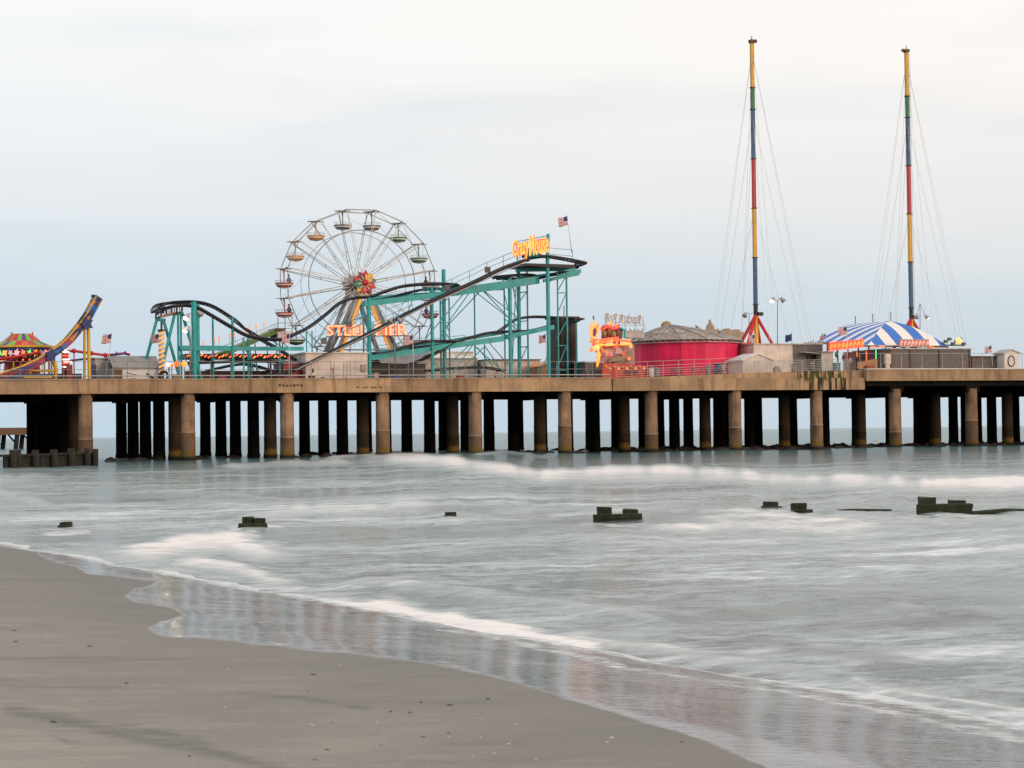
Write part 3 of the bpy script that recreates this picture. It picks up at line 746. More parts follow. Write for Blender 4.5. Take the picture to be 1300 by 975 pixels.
shed('white_tent', 486, 540, 448, 10, 5, 'grey sloping canopy tent behind the lower coaster beams', 'tent', M_mesh, M_lgrey, 'gable', 462)
shed('dark_booth', 473, 495, 461, 6, 3, 'small dark slatted booth under the central coaster column', 'booth', M_black, M_black)
shed('beige_hall', 540, 606, 451, 22, 8, 'wide beige hall with a white roof behind the coaster columns', 'building', M_cream, M_white, 'gable', 455)
shed('long_shed', 617, 685, 456, 20, 6, 'low beige shed right of the wide beige hall', 'building', M_cream, M_brown)
shed('tan_booth', 686, 708, 460, 15, 4, 'small tan booth with a pitched roof beside the dark tower', 'booth', M_ply, M_orange, 'front', 465)
shed('far_white_booth', 545, 600, 446, 30, 5, 'white roofed stall farthest back behind the coaster', 'stall', M_white, M_white, 'flat')
shed('wood_booth', 743, 764, 459, 3, 3, 'small weathered booth left of the flame-lit ride front', 'booth', M_mesh, M_lgrey)
o, x0, x1, zb, zt = shed('gable_shed', 943, 981, 449, .6, 3.5, 'little cream gable-fronted shed right of the crimson pavilion', 'shed', M_cream, M_white, 'front', 457)
o, x0, x1, zb, zt = shed('long_cream_building', 957, 1007, 436, 5, 9, 'flat-roofed cream building behind the little gable shed', 'building', M_cream, M_lgrey)
o, x0, x1, zb, zt = shed('grey_building', 1007.5, 1044, 436, 4.9, 7, 'taupe service building with an open hatch and grey awning', 'building', M_mesh, M_lgrey)
xa, xb = P(1025,455,4.8).x, P(1041,455,4.8).x
MB().box((xa, 4.7, zb+.9), (xb, 4.88, zb+1.9)).build('hatch', M_black, o)
mb = MB().prism([(xa-.9,3.6,zb+2.15),(xb+.5,3.6,zb+1.9),(xb+.5,3.6,zb+1.96),(xa-.9,3.6,zb+2.22)], 1.2); mb.build('awning', M_lgrey, o)
MB().box((xa+.2, 4.62, zb+.9), (xb-.5, 4.7, zb+1.25)).build('counter', M_blue, o)
mb = MB()
for i in range(7):
    x = P(1025+i*3, 436, 6).x; mb.tube([(x,6,zt),(x+.2,6,zt+.25+.12*(i % 3))], .05, 5)
mb.box((P(1022,436,6).x, 5.8, zt+.02), (P(1043,436,6).x, 6.3, zt+.14)); mb.build('roof_ducts', M_grey, o)
shed('grey_panel_booth', 1043, 1057, 446, 3.5, 3, 'plain grey panel booth at the left foot of the tent', 'booth', M_lgrey, M_lgrey)
o, x0, x1, zb, zt = shed('mesh_enclosure', 1131, 1232, 442, 1.5, 8, 'long enclosure with dark mesh screens and pale eave on the seaward platform', 'enclosure', M_mesh, M_lgrey, trim=False)
for px in (1131.5, 1156, 1193, 1231.5):
    x = P(px, 450, 1.4).x; MB().box((x-.09, 1.38, zb), (x+.09, 1.48, zt-.13)).build('post', M_brown, o)
x = P(1126, 450, 1.2).x; solo(MB().box((x-.3, .9, zb+.7), (x+.32, 1.3, zb+1.75)).box((x-.22,.95,zb), (x+.2,1.25,zb+.68)), 'control_cabinet', M_cream, 'cream control cabinet at the left end of the mesh enclosure', 'cabinet')
mb = MB().prism([P(1088.5,468,.6), P(1114,468,.6), P(1114,455,.6), P(1088.5,460,.6)], .12); solo(mb, 'plywood_barrier', M_ply, 'orange-brown plywood barrier leaning before the tent', 'barrier')
solo(MB().box((P(1100,466,.3).x,.25,8.38), (P(1110,466,.3).x,.55,8.85)), 'red_crate', M_dred, 'small dark red crate in front of the plywood barrier', 'crate')
shed('weathered_hoarding', 1234, 1273, 452, 3, 5, 'low weathered grey-brown hoarding between enclosure and hut', 'hoarding', M_mesh, M_brown)
o, x0, x1, zb, zt = shed('small_hut', 1275, 1294, 444, 1.5, 2.0, 'small white hut with an oval window at the seaward end', 'hut', M_white, M_lgrey, 'front', 448)
xm = (x0+x1)/2-.12
mb = MB()
for i in range(20):
    a = i/20*2*math.pi; mb.v.append(Vector((xm+.36*math.cos(a), 1.44, zb+1.0+.52*math.sin(a))))
for i in range(20):
    a = i/20*2*math.pi; mb.v.append(Vector((xm+.36*math.cos(a), 1.49, zb+1.0+.52*math.sin(a))))
mb.f = [list(range(20)), list(range(39, 19, -1))]+[[i, i+20, (i+1) % 20+20, (i+1) % 20] for i in range(20)]; mb.mi = [0]*22
mb.build('window', M_cream, o); mb2 = MB().tube([(xm+.42*math.cos(i/20*2*math.pi), 1.43, zb+1.0+.6*math.sin(i/20*2*math.pi)) for i in range(21)], .05, 5); mb2.build('trim', M_blue, o)

# ------------------------------------------------------------------ pavilion far left
def coat(*c): return paint('panel_%02d%02d%02d' % tuple(int(x*99) for x in c), c, .55, dirtamt=.15)
c0 = P(28, 470, 10); k = K(28, 10)
o = thing('tent_ride', (c0.x, 10, 7.5), 'round ride pavilion with a red green and purple panelled tent top at the far left', 'ride')
zt = P(28, 424, 10).z; ze = P(28, 440, 10).z
cols = [coat(.16,.05,.2), coat(.22,.52,.05), coat(.6,.02,.03), coat(.7,.12,.02), coat(.6,.03,.06), coat(.22,.52,.05)]
mb = MB(); n = 24; r0, r1 = 13*k, 39*k
for i in range(n):
    a, b_ = 2*math.pi*(i-.5)/n, 2*math.pi*(i+.5)/n
    def pp(r, ang, z): return (c0.x+r*math.cos(ang), 10+r*math.sin(ang), z)
    rm = (r0+r1)/2*.92
    mb.add([pp(r0,a,zt), pp(r0,b_,zt), pp(rm,b_,(zt+ze)/2-.1), pp(rm,a,(zt+ze)/2-.1)], [(0,3,2,1)], i % 6)
    mb.add([pp(rm,a,(zt+ze)/2-.1), pp(rm,b_,(zt+ze)/2-.1), pp(r1,b_,ze), pp(r1,a,ze)], [(0,3,2,1)], (i+3) % 6)
mb.add([pp(r0*.98, 2*math.pi*i/n, zt) for i in range(n)], [list(range(n))], 0)
mb.build('canopy', cols, o)
for sgn_ in (-1, 1): MB().tube([(c0.x+sgn_*r0, 10-r0*.2, zt-.05), (c0.x+sgn_*r0, 10-r0*.2, zt+.25)], .08, 5, rs=[.1,.02]).build('finial', M_red, o)
MB().lathe((c0.x,10,0), [(r1*1.02,ze-.18),(r1*1.06,ze-.16),(r1*1.06,ze+.02),(r1*.98,ze+.03)], 24).build('cornice', M_yellow, o)
MB().lathe((c0.x,10,0), [(r1*.99,ze-1.25),(r1*1.0,ze-1.24),(r1*1.0,ze-.19),(r1*.98,ze-.185)], 24).build('sign_band', M_blue, o)
gl = [M_glow_p, M_glow_o, glow('green_bulbs',(.2,.8,.2),.8), M_glow_y, M_white]
random.seed(3)
for j in range(14):
    a = -math.pi/2+(j-6.5)*.2; w_ = .085
    pts = []; n_ = 4+j % 3; cxx = c0.x+r1*1.02*math.cos(a); cyy = 10+r1*1.02*math.sin(a)-.1
    for i in range(2*n_):
        aa = math.pi*i/n_+j; rr_ = (.42 if i % 2 else .2)*random.uniform(.75, 1.1)
        pts.append((cxx+rr_*.8*math.cos(aa), cyy, ze-.72+rr_*math.sin(aa)))
    MB().prism(pts, .12).build('sign_ornament', gl[j % 5], o)
for j in range(12):
    a = -math.pi/2+(j-5.5)*.28
    MB().tube([(c0.x+r1*.95*math.cos(a), 10+r1*.95*math.sin(a), 7.5), (c0.x+r1*.95*math.cos(a), 10+r1*.95*math.sin(a), ze-1.25)], .09, 6).build('post', [M_yellow, M_red][j % 2], o)
MB().lathe((c0.x,10,0), [(r1*.6,7.5),(r1*.6,8.3),(r1*.55,ze-1.2)], 20).build('drum', M_dred, o)
MB().lathe((c0.x,10,0), [(r1*.98,7.5),(r1*.98,7.95),(r1*.9,8.0)], 24).build('platform', M_blue, o)
for j in range(16):
    a = -math.pi/2+(j-7.5)*.2; MB().ball((c0.x+r1*.97*math.cos(a), 10+r1*.97*math.sin(a), ze-1.38), .09, 5).build('bulb', [M_glow_r, M_glow_y][j % 2], o)

# ------------------------------------------------------------------ curved track ride
pts = [(-14,480),(10,471),(30,464.5),(50,455),(64,446),(76,438),(86,429),(96,417),(104,407),(111,397),(117,386),(122.5,375.5)]
wid = [8,8,8,9,9,9,9,9,9,9,9,9.5]; t = 2.6; k = K(60, t)
o = thing('swing_ride', (P(60,470,t).x, t, 7.5), 'long upswept multicolour ride track on two yellow posts', 'ride')
def off(i, w_):
    a = Vector(pts[max(0,i-1)]); b_ = Vector(pts[min(len(pts)-1,i+1)]); d = (b_-a).normalized(); nn = Vector((-d.y, d.x)); p = Vector(pts[i])+nn*w_; return P(p.x, p.y, t)
BB = coat(.02,.18,.55); PN = coat(.05,.05,.2)
segc = [M_dred, PN, coat(.4,.03,.06), PN, M_blue, M_red, M_blue, M_orange, M_blue, BB, M_orange]
wedc = [PN, M_dred, PN, M_red, BB, BB, M_orange, M_blue, M_orange, M_blue, M_blue]
for i in range(len(pts)-1):
    a, b_, c_, d = off(i, 1), off(i+1, 1), off(i+1, wid[i+1]), off(i, wid[i])
    MB().prism([a, b_, c_, d][::-1], 2.2).build('track_panel', segc[i], o)
    # triangular second colour on the face
    MB().prism([a.lerp(d,.1), c_.lerp(b_,.5), d.lerp(a,.1)], -.05).build('colour_wedge', wedc[i], o)
mb = MB().tube([off(i, 0) for i in range(len(pts))], .07, 5).tube([off(i, 0)+Vector((0,2.2,0)) for i in range(len(pts))], .07, 5); mb.build('rail', M_yellow, o)
def star(c, r, t_, n=5, rot=0, inner=.45, thick=.25, mat=M_blue, name='star', parent=None):
    ps = []
    for i in range(2*n):
        a = math.pi*i/n+rot; rr = r if i % 2 == 0 else r*inner
        ps.append((c.x+rr*math.cos(a), t_, c.z+rr*math.sin(a)))
    return MB().prism(ps, thick).build(name, mat, parent)
star(P(110,411,t-.1), 9.5*k, t-.3, 5, .6, .55, parent=o); star(P(65,451,t-.1), 9*k, t-.3, 5, .2, .6, parent=o)
MB().prism([P(122,374,t-.05), P(130,379.5,t-.05), P(126,384.5,t-.05), P(120,381,t-.05)][::-1], 2.3).build('end_cap', M_blue, o)
MB().box(P(118.5,376,t)-Vector((.15,0,.1)), P(118.5,376,t)+Vector((.15,.4,.15))).build('end_stop', M_black, o)
MB().tube([P(100,411,t+.3), P(110,397,t+.3)], .22, 5).build('seat_row', M_black, o)
MB().tube([P(107.5,415,t+1.8), Vector((P(107,470,t+1.8).x,t+1.8,7.5))], .13, 8).build('support_post', M_yellow, o)
MB().tube([P(112,413,t+.5), Vector((P(113.5,470,t+.5).x,t+.5,7.5))], .17, 8).build('support_post', M_yellow, o)
MB().tube([P(64,455,t+1), P(69,460,t+1), P(71,468,t+1), Vector((P(70,476,t+1).x,t+1,7.5))], .2, 8).build('support_post', M_yellow, o, True)
MB().tube([P(36,470.5,t+1), P(70,470.5,t+1)], .12, 6).tube([P(30,479,t+.6), P(66,479,t+.6)], .1, 6).build('base_frame', M_yellow, o)
MB().box((P(8,474,t+4).x,t+4,7.5), (P(104,474,t+4).x,t+5,8.35)).build('platform', coat(.10,.15,.3), o)

# spider arms
t = 6.5
o = thing('spider_ride', (P(80,470,t).x, t, 7.5), 'red jointed arms of a spider ride fanned out behind the curved track', 'ride')
arm = [(-8,457),(20,453),(34,450),(50,448)]; arm2 = [(66,449),(80,446),(94,445.5),(115,448.5),(134,451),(146,450),(158,448.5),(165,450.5)]
MB().tube([P(x,y,t) for x,y in arm], .14, 6).build('arm', M_red, o, True)
MB().tube([P(x,y,t) for x,y in arm2], .13, 6).build('arm', M_red, o, True)
MB().tube([P(-5,462,t+.5), P(20,456,t+.5), P(45,447,t+.5)], .12, 6).build('arm', M_dred, o, True)
MB().tube([P(88,458,t+1), P(105,456,t+1), P(122,455,t+1)], .1, 6).build('arm', M_blue, o)
MB().tube([P(140,450,t-.3), P(160,449,t-.3)], .08, 5).build('arm', M_blue, o)
for x, y in ((31,453),(94,445.5),(116,448.5),(134,451),(49,448)): MB().ball(P(x,y,t), .24, 8).build('joint', M_red, o)
for x, y in ((148,450),(159,449)):
    MB().tube([P(x,y-4,t-.3), P(x,y+1,t-.3)], .09, 5, rs=[.03,.14]).build('seat', M_blue, o)
MB().tube([Vector((P(94,470,t).x,t,7.5)), P(94,446,t)], .06, 6).build('mast', M_red, o)
kk = P(83, 470, 5)
o = thing('lit_kiosk', (kk.x, 5, 7.5), 'small kiosk outlined in red and white lights behind the curved track', 'kiosk')
a = P(80,466,5); b_ = P(87,447,5); MB().box((a.x,5,7.5), (b_.x,5.8,b_.z)).build('body', M_dred, o)
for i in range(5):
    z = a.z+(b_.z-a.z)*i/4; MB().box((a.x-.05,4.88,z-.05), (b_.x+.05,4.96,z+.07)).build('light_bar', M_glow_r if i % 2 else glow('pale_bulbs',(1,.75,.65),2), o)
c_ = P(80,447,5); MB().ball(P(82.5,445.5,5), .2, 6).build('lamp', M_glow_s, o); MB().box((c_.x,4.9,P(80,460,5).z), (P(91,459,5).x,4.99,P(80,458.5,5).z)).build('light_bar', glow('pale_bulbs',(1,.75,.65),2), o)
for px, ph, mt, lb in ((88,463,M_dred,'dark red machine box beside the lit kiosk'), (118,463,M_blue,'blue machine box beside the thick yellow post')):
    x = P(px,ph,4.5); solo(MB().box((x.x-.25,4.5,7.5), (x.x+.3,5.1,x.z)).tube([(x.x,4.8,x.z),(x.x+.05,4.8,x.z+.3)],.05,5), 'machine_box', mt, lb, 'machine box')

# ------------------------------------------------------------------ roller coaster
rc = thing('roller_coaster', (P(470,472,4).x, 4, 7.5), 'teal roller coaster with dark tracks, lift hill and stacked hairpin turns', 'roller coaster')
def smooth(ps, n=5):
    out = []
    for i in range(len(ps)-1):
        p0 = ps[max(0, i-1)]; p1 = ps[i]; p2 = ps[i+1]; p3 = ps[min(len(ps)-1, i+2)]
        for j in range(n):
            u = j/n; out.append(.5*((2*p1)+(p2-p0)*u+(2*p0-5*p1+4*p2-p3)*u*u+(3*p1-3*p2+p3-p0)*u**3))
    out.append(ps[-1]); return out
def track(pp, tt, r=.058, gauge=1.0, mat=None, ties=True, label=None, spine=.085):
    if not isinstance(tt, (list, tuple)): tt = [tt]*len(pp)
    c = smooth([P(x, y, t_) for (x, y), t_ in zip(pp, tt)])
    mb = MB(); L = []; Rr = []
    for i, p in enumerate(c):
        d = (c[min(i+1,len(c)-1)]-c[max(i-1,0)]); d.z = 0
        if d.length < 1e-6: d = Vector((1,0,0))
        s_ = d.normalized().cross(Vector((0,0,1))); L.append(p+s_*gauge/2); Rr.append(p-s_*gauge/2)
    mb.tube(L, r, 6).tube(Rr, r, 6).tube([p-Vector((0,0,.14)) for p in c], spine, 5)
    if ties:
        for i in range(0, len(c)): mb.tube([L[i], Rr[i]], .045, 4)
    return mb.build('track', mat or M_track, rc, label=label)
# lift hill
track([(355,476),(385,463),(420,446),(470,422),(520,396),(560,376),(600,358),(640,339),(672,328)], 3.0, .1, 1.0, label='straight rising lift track', spine=.17)
MB().tube([P(x,y+1.0,2.3) for x,y in [(375,469),(440,438),(540,388),(668,331)]], .055, 5).build('lift_chain', M_lgrey, rc)
track([(668,328),(690,325),(712,328),(732,332),(738,334),(728,338),(700,338),(660,338)], [3,2.8,3,4,5.5,6.6,7,7], .1, 1.1, label='topmost hairpin turn')
MB().prism([P(668,334,2.5), P(730,336,2.5), P(730,340,2.5), P(668,337,2.5)][::-1], 5).build('top_platform', M_track, rc)
track([(735,338),(712,345),(690,351),(672,355),(640,358)], [6,7,8,8.5,9])
track([(625,352),(640,350),(665,348),(676,350),(668,353),(630,353)], [5,4.2,4,5.5,7,7.4])
track([(640,358),(600,366),(560,372),(545,372)], [9,9,9,9])
track([(575,361),(560,360),(540,360),(510,363),(490,369),(470,376),(450,377.5),(432,384),(415,398),(395,413),(378,422),(357,430),(335,429.5),(312,425),(290,413),(268,400),(250,390),(236,387)], [6,4.5,4.2,4.2,4.2,4.2,4.2,4.2,4.2,4.2,4.2,4.2,4.2,4.2,4.2,4.2,4.2,4.2], .1, label='long dipping track from the centre to the left turn')
track([(236,387),(220,388),(205,393),(199,397),(200,391),(206,386),(220,383.5),(247,383),(268,388),(290,401),(310,416),(330,430),(350,441),(372,455),(382,464)], [4.2,3.6,3.8,5,7.5,8.6,9,9,9,9,9,8,7,6,5.5], .1, label='left hairpin turn and descending track')
track([(575,361),(577,363),(560,366),(530,368),(490,378),(465,382)], [6,7.5,8.4,8.6,8.6,8.6])
track([(475,449),(500,445),(520,438),(545,432.5),(575,433),(578,434.5),(560,437),(520,441)], [4.4,4.4,4.4,4.2,5,6.5,8,8.2])
track([(538,453),(560,444),(578,434),(600,427),(622,421.5),(650,420),(672,419),(695,414),(715,407),(730,404)], [5,5,5,5,5,5,5.5,6,6.5,7])
track([(630,422),(642,414),(655,405),(668,402),(685,401.5),(705,402.5),(725,403),(736,405),(728,408)], [8,8,8,8,8,7.6,6.6,5,4.5])
track([(485,475),(520,462),(545,452),(565,442),(590,434)], 6)
track([(235,460),(270,459),(310,457.5),(345,458),(372,459)], 5)
track([(340,474),(360,466),(388,458),(420,452),(455,448.5),(478,448)], 5)
track([(262,470),(300,462),(320,463),(345,470)], 7.5)
track([(540,470),(575,467),(612,466),(640,470)], 6, .07)
# beams
def beam(a, b_, t, h=.45, w_=.35, name='beam', mat=M_teal):
    A_, B_ = P(*a, t), P(*b_, t)
    d = B_-A_; n_ = Vector((0,0,1)); mb = MB()
    f = [A_+Vector((0,-w_/2,-h)), B_+Vector((0,-w_/2,-h)), B_+Vector((0,-w_/2,0)), A_+Vector((0,-w_/2,0))]
    mb.prism(f, w_*.3); mb.prism([v+Vector((0,w_*.7,0)) for v in f], w_*.3)
    mb.add([f[3], f[2], f[2]+Vector((0,w_,0)), f[3]+Vector((0,w_,0)), f[3]+Vector((0,0,.06)), f[2]+Vector((0,0,.06)), f[2]+Vector((0,w_,.06)), f[3]+Vector((0,w_,.06))],
           [(0,1,2,3),(4,7,6,5),(0,4,5,1),(1,5,6,2),(2,6,7,3),(3,7,4,0)])
    mb.build(name, mat, rc)
for a, b_, t, h in (((462,383),(580,369),4.2,.5),((580,366),(684,351),4.2,.75),((466,377),(560,371),9,.4),((560,366),(640,362),9,.5),((660,352),(737,342.5),9,.35),((690,355),(735,346),4.6,.3),
                    ((466,452),(545,441),4.4,.5),((545,440),(640,427),4.8,.5),((640,426),(703,413),5,.4),((470,448),(640,420),8.6,.35),((232,441),(385,441),4.4,.32),((232,439.5),(300,440),8.6,.25),((655,342),(730,341),5,.25),((228,440),(250,440),3.4,.3)):
    beam(a, b_, t, h)
def colm(px, ytop, t, r=.14, px2=None, mat=M_teal, name='support_column'):
    a = P(px, ytop, t); b_ = P(px2 if px2 else px+.0129*(475-ytop), 475, t); b_.z = 7.5
    mb = MB().tube([a, b_], r, 8); mb.box(b_-Vector((.3,.3,.02)), b_+Vector((.3,.3,.08))); mb.build(name, mat, rc)
for px, y0, t, r in ((468,377,4.2,.22),(461,383,8.6,.1),(548,365,4.2,.17),(563,342,6,.2),(559,379,8.8,.1),(570,379,8.8,.08),(647,353,4.2,.2),(658,339,6.5,.2),(669,339,8.5,.09),(695,325,3,.2),
                     (707.5,345,5,.08),(719,345,5,.1),(731,406,4.6,.07),(615,430,8,.06),(246,383,3.4,.27),(250.5,386,5,.2),(226,397,3.6,.12),(229.5,398,6,.1),(270,403,6,.1),(295,403,4.2,.13),(309,429,4.4,.08),(315,428,7,.12),
                     (355,430,4.4,.08),(389,420,8.6,.07),(396,420,8.6,.07),(602,360,9,.08),(640,366,9,.08)):
    colm(px, y0, t, r)
for a, b_, t in (((199,406),(186,455),4.0),((208,408),(226.5,474),4.2),((222,398),(204,474),3.6),((231.5,398),(253,472),4.6)):
    A_ = P(*a, t); B_ = P(*b_, t); e_ = A_+(B_-A_)*((7.5-A_.z)/(B_.z-A_.z)); MB().tube([A_, e_], .15, 8).build('slanted_leg', M_teal, rc)
MB().tube([P(197,406,4), P(210,406,4)], .14, 6).tube([P(220,398,4), P(233,398,4)], .14, 6).build('beam', M_teal, rc)
# ribs of the left turn guard
mb = MB()
for i in range(11):
    u = i/10; x = 198+u*33; yb = 404.5-u*9; yt = 393-u*5; mb.tube([P(x,yt,3.4), P(x+.6,yb,3.4)], .055, 4)
mb.tube([P(198,404,3.4), P(231,396,3.4)], .09, 5).tube([P(198,393,3.4), P(231,387,3.4)], .09, 5)
for i in range(6):
    u = i/5; x = 198+u*33; mb.tube([P(x,393-u*5,3.4), P(x,404-u*9,3.4)], .12, 4)
mb.build('guard_frame', M_track, rc)
MB().tube([P(204,402.5,3.3), P(222,396.5,3.3)], .1, 5).build('warm_fascia', M_ply, rc)
BR = [((599,367),(570,408),4.2),((592,369),(540,430),4.2),((611,368),(559,423),8.8),((603,370),(645,403),4.2),((613,368),(657,403),6),((613,369),(658,416),8.8),
      ((596,438),(570,462),4.4),((600,438),(575,473),4.4),((614,441),(582,472),6),((601,438),(640,472),4.4),((621,435),(645,463),5),((616,440),(638,472),8),((606,441),(632,473),6.5),
      ((658,360),(669,345),8.5),((658,385),(669,370),8.5),((659,462),(669,440),8.5),((707.5,370),(719,350),5),((707.5,398),(719,372),5),((707,430),(719,408),5),((707,468),(719,440),5),
      ((658,341),(669,341),7),((658,371.5),(669,370.5),8.5),((658,409),(669,407),7),((658,441),(669,440),8),((707,372),(719,371.5),5),((707,439),(719,438.5),5),((707,470),(719,470),5),
      ((560,385),(570,378),8.8),((559,400),(570,420),8.8),((559,430),(570,410),8.8),((559,410),(570,409.5),8.8),((559,444),(570,443),8.8),
      ((648,362),(655,371),5),((636,354),(647,362),4.4),((468,384),(477,378),4.4),((468,390),(459,381),4.4),((548,372),(540,364),4.4),((548,372),(558,364),4.4),((647,432),(637,425),4.8),((647,434),(660,425),4.8),
      ((468,455),(460,448),4.4),((468,460),(478,452),4.4),((695,360),(705,352),4),((686,472),(697,448),4),((226,440),(243,470),4),((315,430),(322,472),7),((309,440),(330,472),5),((345,432),(360,442),4.4),((355,432),(370,444),4.4),
      ((468,400),(430,412),4.4),((461,410),(440,420),8),((548,408),(540,430),8),((563,420),(580,440),7),((640,404),(658,420),7),((548,456),(562,473),5),((640,372),(647,400),5),((655,360),(650,472),7.5),((651,362),(658,404),6.5)]
for a, b_, t in BR: MB().tube([P(*a, t), P(*b_, t)], .055, 6).build('brace', M_teal, rc)
# catwalk rails
def rail2(ps, t, h, mat=M_teal, r=.03):
    mb = MB(); pts_ = [P(x, y, t) for x, y in ps]
    for hh in (h, h*.5): mb.tube([p+Vector((0,0,hh)) for p in pts_], r, 5)
    for a, b_ in zip(pts_, pts_[1:]):
        n = max(1, int((b_-a).length/1.9))
        for i in range(n+1): p = a.lerp(b_, i/n); mb.tube([p, p+Vector((0,0,h))], r, 5)
    mb.build('catwalk_rail', mat, rc)
rail2([(490,400),(574,368),(618,347),(660,330)], 4.2, 1.1); rail2([(694,330),(727,333)], 7.5, 1.3); rail2([(450,440),(474,420),(524,398)], 6, .9); rail2([(400,438),(440,424),(466,400)], 7, .8)
rail2([(475,448),(540,440),(590,434)], 8.8, .7)
for x, y in ((619,342.5),(568,365.5),(443,411),(411,433)): 
    p = P(x, y, 3.9); MB().box(p-Vector((.3,.06,.3)), p+Vector((.3,.06,.3))).build('notice_board', M_mesh, rc)
# sign on top
MB().lathe(P(675,327,3.2), [(1.05,0),(1.05,.75),(.8,.95),(.1,1.0)], 14).build('drum_cover', M_teal, rc, True)
MB().tube([P(695,328,2.6), P(696,297,2.6)], .17, 6).tube([P(657,331,2.6), P(656,306,2.6)], .09, 6).tube([P(656,307,2.7), P(696,299,2.7)], .05, 5).tube([P(656,322,2.7), P(696,314,2.7)], .05, 5).build('sign_frame', M_teal, rc)
sg = thing('flame_sign', P(673,318,2.3), 'flame coloured Crazy Mouse lettering lit up at the top of the roller coaster', 'sign')
kk = K(673, 2.3)
def twosign(body, a, b_, h, t, parent, bold=.05, red=M_glow_r, yel=M_glow_y, **kw):
    text_mb(body, P(*a, t), P(*b_, t), h, t, .05, bold=bold, **kw).build('letter_outline', red, parent)
    text_mb(body, P(*a, t-.12), P(*b_, t-.12), h, t, .05, bold=.012, **kw).build('letters', yel, parent)
twosign('Crazy', (650.5,333), (671.5,327.5), 28*kk, 2.3, sg, bold=.09, red=glow('flame_red',(1,.12,.03),.95))
twosign('Mouse', (672,325.5), (696.5,320.5), 26.5*kk, 2.3, sg, bold=.09, red=glow('flame_red',(1,.12,.03),.95))
# dark tower
o = thing('dark_panel_tower', (P(720,470,6.2).x, 6.2, 7.5), 'tall black panelled tower under the right hairpin turn', 'tower')
a = P(705.5,403,6.2); b_ = P(731.5,403,6.2)
MB().box((a.x,6.2,7.5), (b_.x,8.6,a.z-.1)).build('panels', M_black, o)
mb = MB()
for i in range(5): x = a.x+(b_.x-a.x)*i/4; mb.box((x-.05,6.1,7.5), (x+.05,6.18,a.z-.12))
mb.build('battens', M_track, o); MB().box((a.x-.2,6.0,a.z-.1), (b_.x+.3,8.8,a.z+.12)).build('cap', M_track, o); MB().tube([P(716,402,6.2), P(716,388,6.2)], .05, 6).build('antenna', M_black, o)
# striped lit pillar
o = thing('lit_pillar', (P(205,470,2.2).x, 2.2, 7.5), 'pale pillar wrapped in glowing orange stripes under the left turn', 'light pillar')
c_ = P(205,470,2.2); MB().lathe((c_.x,2.2,0), [(.27,7.5),(.27,P(205,420,2.2).z)], 12).build('body', M_lgrey, o, True)
for i in range(9):
    z = P(205,423+i*6,2.2).z; MB().tube([(c_.x-.28,2.0,z-.1), (c_.x+.27,1.98,z+.12)], .09, 5).build('light_stripe', glow('amber_stripe',(1,.34,.06),.9), o)
MB().tube([P(205,420,2.2), P(205,408,2.2)], .1, 8).lathe(P(205,420,2.2), [(.4,0),(.4,.12)], 10).build('cap', M_black, o)
# giant slide
o = thing('fun_slide', (P(310,470,12).x, 12, 7.5), 'long green and brown fun slide sloping down from a high platform', 'slide')
top = P(352,418,12); bot = P(262,455,12)
mb = MB()
for j in range(4):
    y_ = 12+j*.9
    A_ = [(x, yy) for x, yy in ((352,417),(345,420),(320,431),(295,442),(262,454))]
    q = [P(x, yy, 12) for x, yy in A_]
    f = [Vector((v.x, y_, v.z)) for v in q]+[Vector((v.x, y_, v.z-.5)) for v in q[::-1]]
    mb.prism(f, .86, j % 2)
mb.build('slide_bed', [coat(.10,.2,.03), coat(.28,.24,.14)], o)
rp = [P(x, yy-7, 11.9) for x, yy in ((352,417),(345,420),(320,431),(295,442),(262,454))]
mb = MB().tube(rp, .03, 5)
for a_, b2 in zip(rp, rp[1:]):
    for i in range(4): p = a_.lerp(b2, i/4); mb.tube([p, p-Vector((0,0,.6))], .025, 4)
mb.build('slide_rail', M_lgrey, o)
for px in (325, 340, 352, 360): MB().tube([P(px-2, 428, 13.5), Vector((P(px+2,470,13.5).x,13.5,7.5))], .06, 6).build('slide_leg', M_brown, o)
a = P(352,416,12); b_ = P(372,430,12)
MB().box((a.x,12,b_.z), (b_.x,15,b_.z+.75)).build('top_cabin', M_cream, o); MB().box((a.x-.2,11.8,a.z-.3), (P(362,416,12).x,15,a.z-.05)).build('platform', M_brown, o)
mb = MB()
for px in (353, 362, 371):
    mb.tube([P(px,430,12), P(px,402,12)], .05, 5)
for yy in (402, 410, 417): mb.tube([P(353,yy,12), P(371,yy,12)], .035, 5)
mb.build('stair_tower', M_grey, o)
for i, (px, py) in enumerate(((252,436),(258,434),(272,430),(278,428),(291.5,424),(298,423),(311,418),(317,415),(325,412),(335,409))):
    b0 = P(px+1, 452-(px-252)*.35, 11.6); tp = P(px, py+3, 11.6)
    s_ = MB().tube([b0, tp], .03, 5); s2 = MB().box(tp+Vector((-.09,-.04,-.12)), tp+Vector((.09,.04,.3)))
    r_ = thing('slide_pennant', b0, 'small orange lit pennant on a thin pole along the slide', 'pennant', 'orange pennants along the slide')
    s_.build('pole', M_white, r_); s2.build('panel', glow('pennant_lit',(1,.34,.2),.6), r_)
